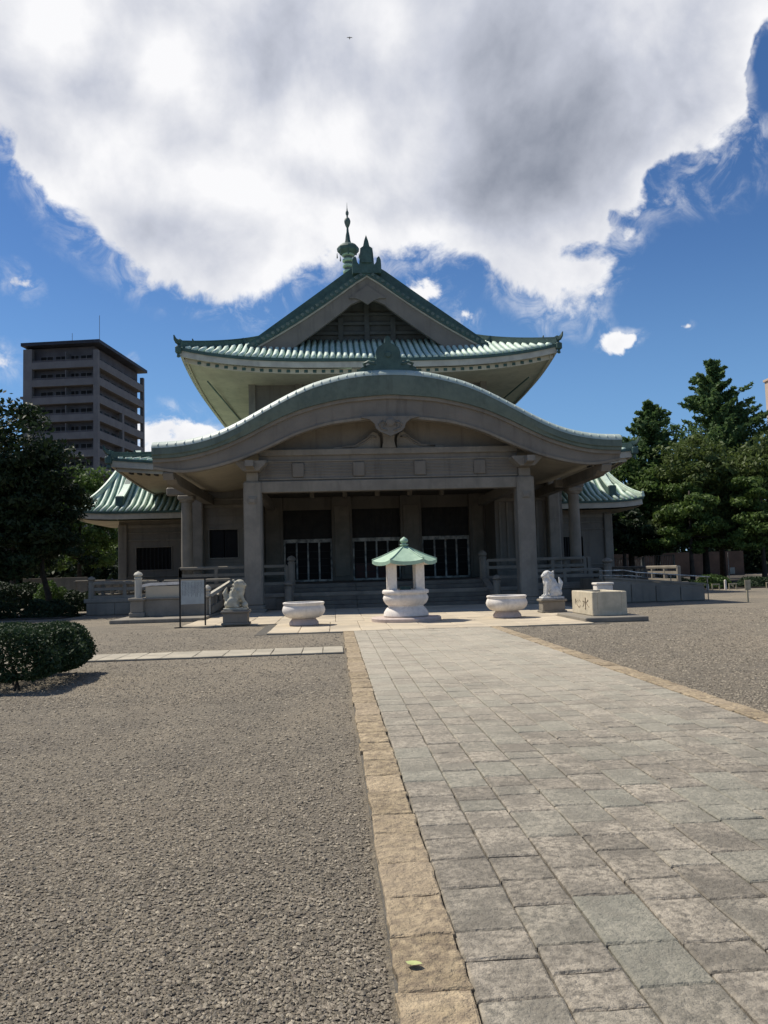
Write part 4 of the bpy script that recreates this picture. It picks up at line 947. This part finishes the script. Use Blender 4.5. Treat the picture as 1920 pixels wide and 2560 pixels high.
for s in (-1, 1):
    MB().add([(s*.03, -.07, .02), (s*.22, -.05, .10), (s*.42, .06, .04), (s*.2, .07, .07), (s*.03, .10, .02), (s*.03, 0, -.01), (s*.22, .01, .07)], [(0, 1, 3, 4), (1, 2, 3), (0, 5, 6, 1), (5, 4, 3, 6), (1, 6, 2), (6, 3, 2)]).build('wing', M_step, b_)

# ------------------------------------------------------------------ pagoda behind the hall
def pagoda():
    t = thingW('pagoda', 'tall pagoda behind the hall showing only its ringed green spire', 'pagoda', (0, 78, 0))
    MB().box(-4, 4, 74, 82, 0, 24, c=.02).build('tower_wall', M_conc, t)
    for z, w in ((9, 6.2), (15.5, 5.6), (21.5, 4.8)):
        R_ = Hip((-w, w, 78-w, 78+w), (-3.2, 3.2, 74.8, 81.2), z, 1.6, lambda q: .5*q+.5*q*q, .5); r = R_.shell('pagoda_roof', M_tile, t)
        R_.band('eave_fascia', M_fascia, r, rect(.08, -.4, -.02))
    R_ = Hip((-4.4, 4.4, 73.6, 82.4), (-.5, .5, 77.5, 78.5), 24.0, 3.2, lambda q: .5*q+.5*q*q, .4); R_.shell('pagoda_roof', M_tile, t)
    k = 78/76
    sp = MB().lathe([(.85, 26.8), (.85, 27.6), (.55, 27.7), (.42, 28), (.40, 33.0)], 0, 78, 16).build('spire_shaft', M_edge, t, smooth=40)
    for i in range(9):
        z = 28.3+i*.58; r = .50+.022*max(0, i-3)
        MB().lathe([(r-.16, z), (r, z+.05), (r+.02, z+.16), (r, z+.26), (r-.16, z+.31)], 0, 78, 20).build('spire_ring', M_patina, t, smooth=40)
    c = MB().lathe([(.45, 33.05), (.85, 33.2), (1.08, 33.45), (1.12, 33.75), (1.0, 33.95), (.70, 34.15), (.35, 34.3), (.26, 34.6), (.20, 35.1), (.12, 35.5), (.10, 35.9)], 0, 78, 8).build('spire_canopy', M_tiled, t, smooth=30)
    for i in range(8): a = i*PI/4; MB().lathe([(.02, 32.75), (.07, 32.8), (.05, 33.0), (.02, 33.3)], 1.1*math.cos(a), 78+1.1*math.sin(a), 6).build('wind_bell', M_tiled, c)
    MB().lathe([(.10, 35.9), (.20, 36.1), (.30, 36.4), (.32, 36.6), (.24, 36.85), (.09, 37.0), (.08, 37.15), (.15, 37.3), (.16, 37.5), (.07, 37.7), (.03, 38.0), (.01, 38.5)], 0, 78, 14).build('spire_jewel', M_edge, t, smooth=40)
pagoda()

# ------------------------------------------------------------------ apartment block
def apartments():
    an = math.radians(8.2)
    t = thing('apartment_building', 'mauve grey apartment block with stacked balconies rising behind the left trees', 'apartment block', (-40.66, 134, 0), 0)
    t.rotation_euler = (0, 0, PI-an)     # local x runs to the left in view, local -y away
    Wd, D, Ht, F = 12.9, 20.6, 41.3, 3.02
    B = lambda name, m, *a, parent=t, c=0: MB().box(*a, c=c).build(name, m, parent)
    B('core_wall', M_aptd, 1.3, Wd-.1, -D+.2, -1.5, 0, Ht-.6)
    B('roof_slab', M_aptroof, -.5, Wd+.2, -D-.3, .5, Ht-.55, Ht)
    B('corner_column', M_apt, -.02, .75, -.75, .02, 0, Ht-1.6); B('corner_column', M_apt, Wd-1.5, Wd+.02, -.9, .02, 0, Ht-1.0)
    B('side_column', M_apt, -.02, .6, -D+.0, -D+.7, 0, Ht-1.6)
    B('side_wall', M_apt, Wd-.1, Wd, -D, -.9, 0, Ht-.6)
    B('side_column', M_apt, -.01, .6, -10.9, -10.1, 0, Ht-2.0-2*F-1.4); B('side_column', M_apt, -.01, .6, -15.5, -15.1, 0, Ht-2.0-4*F-1.4)
    for k in range(13):
        zt_ = Ht-3.0-k*F; zb_ = zt_-1.45        # parapet band
        fr = B('balcony', M_apt, .75, Wd-1.5, -.14, 0, max(zb_, 0), zt_-.30)
        B('balcony_rail', M_apt, .75, Wd-1.5, -.10, -.04, zt_-.06, zt_, parent=fr)
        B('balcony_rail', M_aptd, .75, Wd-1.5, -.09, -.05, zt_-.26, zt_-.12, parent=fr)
        B('balcony_floor', M_apt, .75, Wd-1.5, -1.5, -.14, max(zb_, .02), max(zb_, .02)+.2, parent=fr)
        sd = B('balcony', M_apt, .0, .14, -D+.7, -.75, max(zb_, 0), zt_-.1)
        B('balcony_floor', M_apt, .14, 1.3, -D+.7, -.75, max(zb_, .02), max(zb_, .02)+.2, parent=sd)
        B('partition', M_apt, 5.6, 5.7, -1.5, -.2, zb_+.2, zt_+1.3, parent=fr)
        if k > 10: continue
        for j, (a, b) in enumerate(((1.6, 3.6), (3.9, 5.3), (6.1, 8.0), (8.4, 10.6))):
            w = B('window', M_apt, a, b, -1.5, -1.44, zb_+.25, zb_+2.45)
            for i in range(2): B('pane', M_glass, a+.06+(b-a)/2*i, a-.06+(b-a)/2*(i+1), -1.44, -1.42, zb_+.32, zb_+2.38, parent=w)
        for j in range(6):
            a = -2.6-j*2.9; w = B('window', M_apt, 1.24, 1.3, a-1.9, a, zb_+.25, zb_+2.4)
            for i in range(2): B('pane', M_glass, 1.22, 1.24, a-1.9+.06+.95*i, a-1.9-.06+.95*(i+1), zb_+.32, zb_+2.33, parent=w)
    for x, y, h in ((1.0, -3, 5.2), (6.8, -5, 3.0)): MB().tube([(x, y, Ht), (x, y, Ht+h)], .04, 5).build('antenna', M_apt, t)
    B('annex_wall', M_apt, Wd+.02, Wd+1.6, -9, -4, 0, Ht-8.5); B('annex_roof', M_apt, Wd, Wd+2.6, -9.3, -3.7, Ht-8.48, Ht-8.1)
    t = thing('beige_tower', 'blurred beige high-rise cut by the right edge of the photo', 'tower block', (74, 120, 0))
    tw = MB().box(0, 14, 0, 14, 0, 32.6, c=.02).build('wall', M_beige, t); MB().box(-.2, 14.2, -.2, 14.2, 32.61, 33.0, c=.02).build('roof', M_beige, t)
    for k in range(9):
        for j in range(4):
            w = MB().box(1.2+j*3.2, 3.2+j*3.2, -.04, 0, 3+k*3, 4.4+k*3, c=0).build('window', M_frame, t); MB().box(1.3+j*3.2, 3.1+j*3.2, -.06, -.04, 3.1+k*3, 4.3+k*3, c=0).build('pane', M_glass, w)
            w = MB().box(-.04, 0, 1.2+j*3.2, 3.2+j*3.2, 3+k*3, 4.4+k*3, c=0).build('window', M_frame, t); MB().box(-.06, -.04, 1.3+j*3.2, 3.1+j*3.2, 3.1+k*3, 4.3+k*3, c=0).build('pane', M_glass, w)
apartments()

# ------------------------------------------------------------------ trees, hedge, shrubs
def broad(name, label, x, y, lobes, m, h0, group=None, n=13000, leaf=.17, trunk=.28, lean=0.0, cat='tree'):
    t = thing(name, label, cat, (x, y, 0), 0, group)
    P, O = [], []
    tot = sum(r[0]*r[2] for _, r in lobes)
    for (cx, cy, cz), (rx, ry, rz) in lobes:
        k = max(8, int(20*(rx*rz)/3.0))
        q = int(n*rx*rz/tot)
        sub = RNG.normal(size=(k, 3)); sub /= np.linalg.norm(sub, axis=1)[:, None]; sub *= (.35+.70*RNG.random(k))[:, None]
        sr = .20+.20*RNG.random(k)
        idx = RNG.integers(0, k, q); dr = RNG.normal(size=(q, 3)); dr /= np.linalg.norm(dr, axis=1)[:, None]
        rad = sr[idx]*(RNG.random(q)**.45)
        loc = sub[idx]+dr*rad[:, None]*np.array([1.25, 1.25, .7])
        P.append(loc*np.array([rx, ry, rz])+np.array([cx, cy, cz])); O.append(dr)
    P = np.concatenate(P); O = np.concatenate(O); P[:, 2] = np.maximum(P[:, 2], h0*.8+.1)
    quads_np('crown', leaf_quads(P, leaf, O, .25), m, t)
    top = max(c[2] for c, r in lobes); P0 = Vector((0, 0, -.1)); P1 = Vector((lean, 0, h0*1.1)); P2 = Vector((lean*1.4+.1, 0, top))
    MB().tube([P0, P0.lerp(P1, .5)+Vector((.05, .03, 0)), P1, P1.lerp(P2, .5), P2], trunk, 10, trunk*.3).build('trunk', M_bark, t, smooth=True)
    for (c, r) in lobes:
        a = P1.lerp(P2, random.uniform(0, .5)); b = Vector(c); MB().tube([a, a.lerp(b, .5)+Vector((0, 0, -.2)), b], trunk*.35, 6, trunk*.1).build('limb', M_bark, t, smooth=True)
    return t
def conifer(label, x, y, h, rb, z0, m, group=None, n=15000, up=.35, leaf=.15):
    t = thing('conifer_tree', label, 'conifer', (x, y, 0), 0, group)
    MB().tube([(0, 0, -.1), (0, 0, h*.5), (0, 0, h*.97)], .28, 8, .03).build('trunk', M_bark, t, smooth=True)
    P = []; z = z0; br = MB()
    levels = []
    while z < h*.985:
        f = (h-z)/(h-z0); r = rb*(f**.78)*random.uniform(.85, 1.1)+.12
        for k in range(int(6+5*f)):
            levels.append((z+random.uniform(-.12, .12), r*random.uniform(.6, 1.25), random.random()*2*PI))
        z += .38+.22*f
    q = max(10, n//len(levels))
    for z, r, a in levels:
        s = np.sort(RNG.random(q))**.8; c = np.stack([np.cos(a)*r*s, np.sin(a)*r*s, z+up*r*(s**1.7)-.06*r*s], 1)
        sp = .24*r*(1-s)*.55+.06
        c += RNG.normal(size=(q, 3))*sp[:, None]*np.array([1, 1, .6]); P.append(c)
        br.tube([(0, 0, z), (math.cos(a)*r*.5, math.sin(a)*r*.5, z+up*r*.3), (math.cos(a)*r, math.sin(a)*r, z+up*r*.94)], .035, 4, .01)
    P = np.concatenate(P); quads_np('crown', leaf_quads(P, leaf, None, .2), m, t); br.build('boughs', M_bark, t, kind='stuff')
    return t
G = 'trees beyond the forecourt on the right'
conifer('tallest dark conifer with upswept branches, at the right', 30.2, 65, 18.5, 6.6, 5.0, L_con, G, 34000, leaf=.19)
conifer('smaller pointed conifer close to the right wing of the hall', 22.6, 60, 14.3, 5.0, 3.5, L_con, G, 24000, leaf=.17)
broad('broadleaf_tree', 'green broad tree directly behind the right wing roof', 19.4, 57, [((0, 0, 7.3), (2.8, 2.6, 2.8)), ((-2.0, 0, 4.6), (2.2, 2.2, 1.8)), ((1.8, -.6, 4.2), (2.4, 2.2, 1.7))], L_broad, 2.5, G)
broad('broadleaf_tree', 'olive green spreading tree between the two conifers', 24.0, 55, [((0, 0, 8.0), (3.0, 2.8, 2.6)), ((-2.2, -.5, 4.8), (2.2, 2.2, 1.8)), ((2.2, -.6, 5.0), (2.4, 2.2, 2.0)), ((.2, -1, 3.6), (2.4, 2, 1.3))], L_olive, 2.5, G, n=17000)
broad('broadleaf_tree', 'olive green tree below the tallest conifer near the right edge', 28.2, 54, [((0, 0, 7.7), (3.2, 2.8, 2.8)), ((-1.6, -.8, 4.2), (2.4, 2.2, 1.6)), ((2.2, -.6, 4.4), (2.4, 2.2, 1.8))], L_olive, 2.3, G, n=16000)
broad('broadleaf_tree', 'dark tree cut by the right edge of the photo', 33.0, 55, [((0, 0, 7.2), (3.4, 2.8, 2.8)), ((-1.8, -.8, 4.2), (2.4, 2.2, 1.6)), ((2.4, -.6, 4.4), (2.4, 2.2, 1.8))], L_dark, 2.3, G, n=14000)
broad('broadleaf_tree', 'fresh green low-branched tree in front of the smaller conifer', 21.6, 52, [((0, 0, 4.6), (1.9, 1.8, 1.7)), ((-1.3, 0, 3.2), (1.5, 1.5, 1.1)), ((1.4, -.3, 3.3), (1.6, 1.5, 1.2)), ((.2, .2, 6.3), (1.4, 1.4, 1.3))], L_broad, 1.6, G, n=14000, leaf=.14, trunk=.2)
broad('broadleaf_tree', 'mid green low tree between the two olive trees', 26.0, 51, [((0, 0, 4.4), (2.0, 1.8, 1.6)), ((-1.5, 0, 3.1), (1.5, 1.5, 1.1)), ((1.5, -.3, 3.2), (1.6, 1.5, 1.2)), ((-.3, .2, 6.0), (1.5, 1.4, 1.3))], L_broad, 1.6, G, n=14000, leaf=.14, trunk=.2)
broad('broadleaf_tree', 'low dark tree standing close beside the right wing wall', 17.6, 53.5, [((0, 0, 3.9), (1.9, 1.7, 1.5)), ((1.6, .4, 3.0), (1.5, 1.4, 1.2))], L_dark, 1.6, G, n=9000, trunk=.18)
GL = 'trees beyond the hall on the left'
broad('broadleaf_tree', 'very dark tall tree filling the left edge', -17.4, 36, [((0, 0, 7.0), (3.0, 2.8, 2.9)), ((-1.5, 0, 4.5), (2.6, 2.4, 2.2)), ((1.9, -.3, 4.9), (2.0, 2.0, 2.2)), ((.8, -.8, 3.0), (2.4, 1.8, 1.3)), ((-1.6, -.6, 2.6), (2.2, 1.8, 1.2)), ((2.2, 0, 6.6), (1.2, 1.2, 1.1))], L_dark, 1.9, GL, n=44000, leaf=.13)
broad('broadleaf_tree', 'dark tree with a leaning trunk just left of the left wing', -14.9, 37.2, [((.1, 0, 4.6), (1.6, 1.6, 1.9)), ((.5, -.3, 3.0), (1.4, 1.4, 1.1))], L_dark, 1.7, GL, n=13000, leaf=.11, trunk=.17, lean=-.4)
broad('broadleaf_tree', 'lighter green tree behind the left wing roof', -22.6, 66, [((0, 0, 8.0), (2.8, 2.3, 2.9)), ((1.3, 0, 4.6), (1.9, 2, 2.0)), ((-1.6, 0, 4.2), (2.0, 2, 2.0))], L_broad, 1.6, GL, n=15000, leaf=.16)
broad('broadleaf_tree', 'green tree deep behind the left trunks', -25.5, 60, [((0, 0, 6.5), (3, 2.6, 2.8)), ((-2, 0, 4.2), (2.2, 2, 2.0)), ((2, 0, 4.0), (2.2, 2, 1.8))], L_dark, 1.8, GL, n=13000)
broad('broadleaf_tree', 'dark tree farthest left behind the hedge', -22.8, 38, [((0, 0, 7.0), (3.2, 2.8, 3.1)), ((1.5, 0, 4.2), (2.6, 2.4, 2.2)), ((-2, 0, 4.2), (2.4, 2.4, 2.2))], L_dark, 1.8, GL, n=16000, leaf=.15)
def mound(name, label, x, y, rx, ry, rz, m, n, leaf, group=None, cat='shrub', zb=.0):
    t = thing(name, label, cat, (x, y, 0), 0, group)
    d = RNG.normal(size=(n, 3)); d /= np.linalg.norm(d, axis=1)[:, None]; d[:, 2] = abs(d[:, 2])
    r = (.82+.18*RNG.random(n))[:, None]*(1+.10*np.sin(d[:, :1]*7+d[:, 1:2]*5+x)+.07*np.sin(d[:, 2:3]*11+3*d[:, :1]))
    quads_np('foliage', leaf_quads(d*r*np.array([rx, ry, rz])+np.array([0, 0, zb]), leaf, d), m, t)
    MB().tube([(0, 0, -.05), (.05, 0, rz*.8)], .05, 5, .02).build('stem', M_bark, t); return t
mound('clipped_shrub', 'bright green clipped round shrub behind the low rails on the right', 19.3, 44.5, 1.1, .9, .82, L_mound, 5000, .06, 'clipped shrubs in the bed on the right')
mound('clipped_shrub', 'low dark green shrub left of the bright green clipped one', 17.3, 45.0, 1.2, .9, .75, L_hedge, 4500, .06, 'clipped shrubs in the bed on the right')
mound('clipped_shrub', 'dark low shrub behind the wooden sign, right of the bright one', 22.0, 44.6, 1.4, .9, .62, L_hedge, 4500, .06, 'clipped shrubs in the bed on the right')
mound('clipped_shrub', 'dark low shrub at the far right edge behind the rails', 25.0, 44.8, 1.5, .9, .70, L_hedge, 4500, .06, 'clipped shrubs in the bed on the right')
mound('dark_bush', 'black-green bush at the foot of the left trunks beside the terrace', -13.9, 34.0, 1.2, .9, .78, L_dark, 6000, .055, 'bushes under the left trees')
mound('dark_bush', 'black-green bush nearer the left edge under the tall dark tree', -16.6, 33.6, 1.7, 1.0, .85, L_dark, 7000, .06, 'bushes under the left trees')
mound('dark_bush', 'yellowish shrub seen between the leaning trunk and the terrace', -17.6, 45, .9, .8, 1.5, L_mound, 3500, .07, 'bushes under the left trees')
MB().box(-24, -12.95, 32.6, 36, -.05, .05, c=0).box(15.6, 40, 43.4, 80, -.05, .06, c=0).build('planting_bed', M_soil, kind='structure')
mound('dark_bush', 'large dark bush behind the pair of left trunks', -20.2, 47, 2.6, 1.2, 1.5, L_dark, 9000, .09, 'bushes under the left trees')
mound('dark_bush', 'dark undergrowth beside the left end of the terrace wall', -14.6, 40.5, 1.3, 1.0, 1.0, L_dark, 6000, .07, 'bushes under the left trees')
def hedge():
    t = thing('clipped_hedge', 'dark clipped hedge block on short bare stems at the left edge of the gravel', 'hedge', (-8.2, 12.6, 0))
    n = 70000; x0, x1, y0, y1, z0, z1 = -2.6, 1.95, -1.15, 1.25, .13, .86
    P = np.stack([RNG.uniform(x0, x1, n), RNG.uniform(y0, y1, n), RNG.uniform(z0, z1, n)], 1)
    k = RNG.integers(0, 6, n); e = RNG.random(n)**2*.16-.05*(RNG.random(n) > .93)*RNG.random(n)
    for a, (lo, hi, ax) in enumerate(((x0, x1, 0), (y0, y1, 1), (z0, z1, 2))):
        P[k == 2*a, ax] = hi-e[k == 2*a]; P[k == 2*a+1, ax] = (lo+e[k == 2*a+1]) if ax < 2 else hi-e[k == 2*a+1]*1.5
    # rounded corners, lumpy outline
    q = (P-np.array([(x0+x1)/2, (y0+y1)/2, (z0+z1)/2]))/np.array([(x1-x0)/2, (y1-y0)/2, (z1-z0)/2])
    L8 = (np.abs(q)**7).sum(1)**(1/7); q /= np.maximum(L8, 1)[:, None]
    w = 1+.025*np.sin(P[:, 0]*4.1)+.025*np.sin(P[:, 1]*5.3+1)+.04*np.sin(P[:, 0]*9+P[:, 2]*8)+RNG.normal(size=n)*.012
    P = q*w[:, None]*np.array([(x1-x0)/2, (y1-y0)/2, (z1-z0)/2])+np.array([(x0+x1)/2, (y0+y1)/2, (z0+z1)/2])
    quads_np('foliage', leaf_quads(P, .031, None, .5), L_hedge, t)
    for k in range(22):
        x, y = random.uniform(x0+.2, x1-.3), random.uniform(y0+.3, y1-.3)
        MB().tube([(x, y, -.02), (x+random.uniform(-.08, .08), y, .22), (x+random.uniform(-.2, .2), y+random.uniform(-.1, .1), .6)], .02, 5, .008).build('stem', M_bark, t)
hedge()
def far_wood():
    n = 170000; P = []
    for x0, x1, y in ((14, 95, 96), (-95, -20, 96)):
        c = np.stack([RNG.uniform(x0, x1, 130), RNG.uniform(y-6, y+8, 130), RNG.uniform(.5, 6.5, 130)], 1); r = RNG.uniform(2.2, 3.8, 130)
        i = RNG.integers(0, 130, n//2); d = RNG.normal(size=(n//2, 3)); d /= np.linalg.norm(d, axis=1)[:, None]
        P.append(c[i]+d*(r[i]*RNG.random(n//2)**.4)[:, None])
    P = np.concatenate(P); P[:, 2] = np.maximum(P[:, 2], .1)
    quads_np('far_wood', leaf_quads(P, .38, None, .2), L_dark, None, kind='stuff')
far_wood()
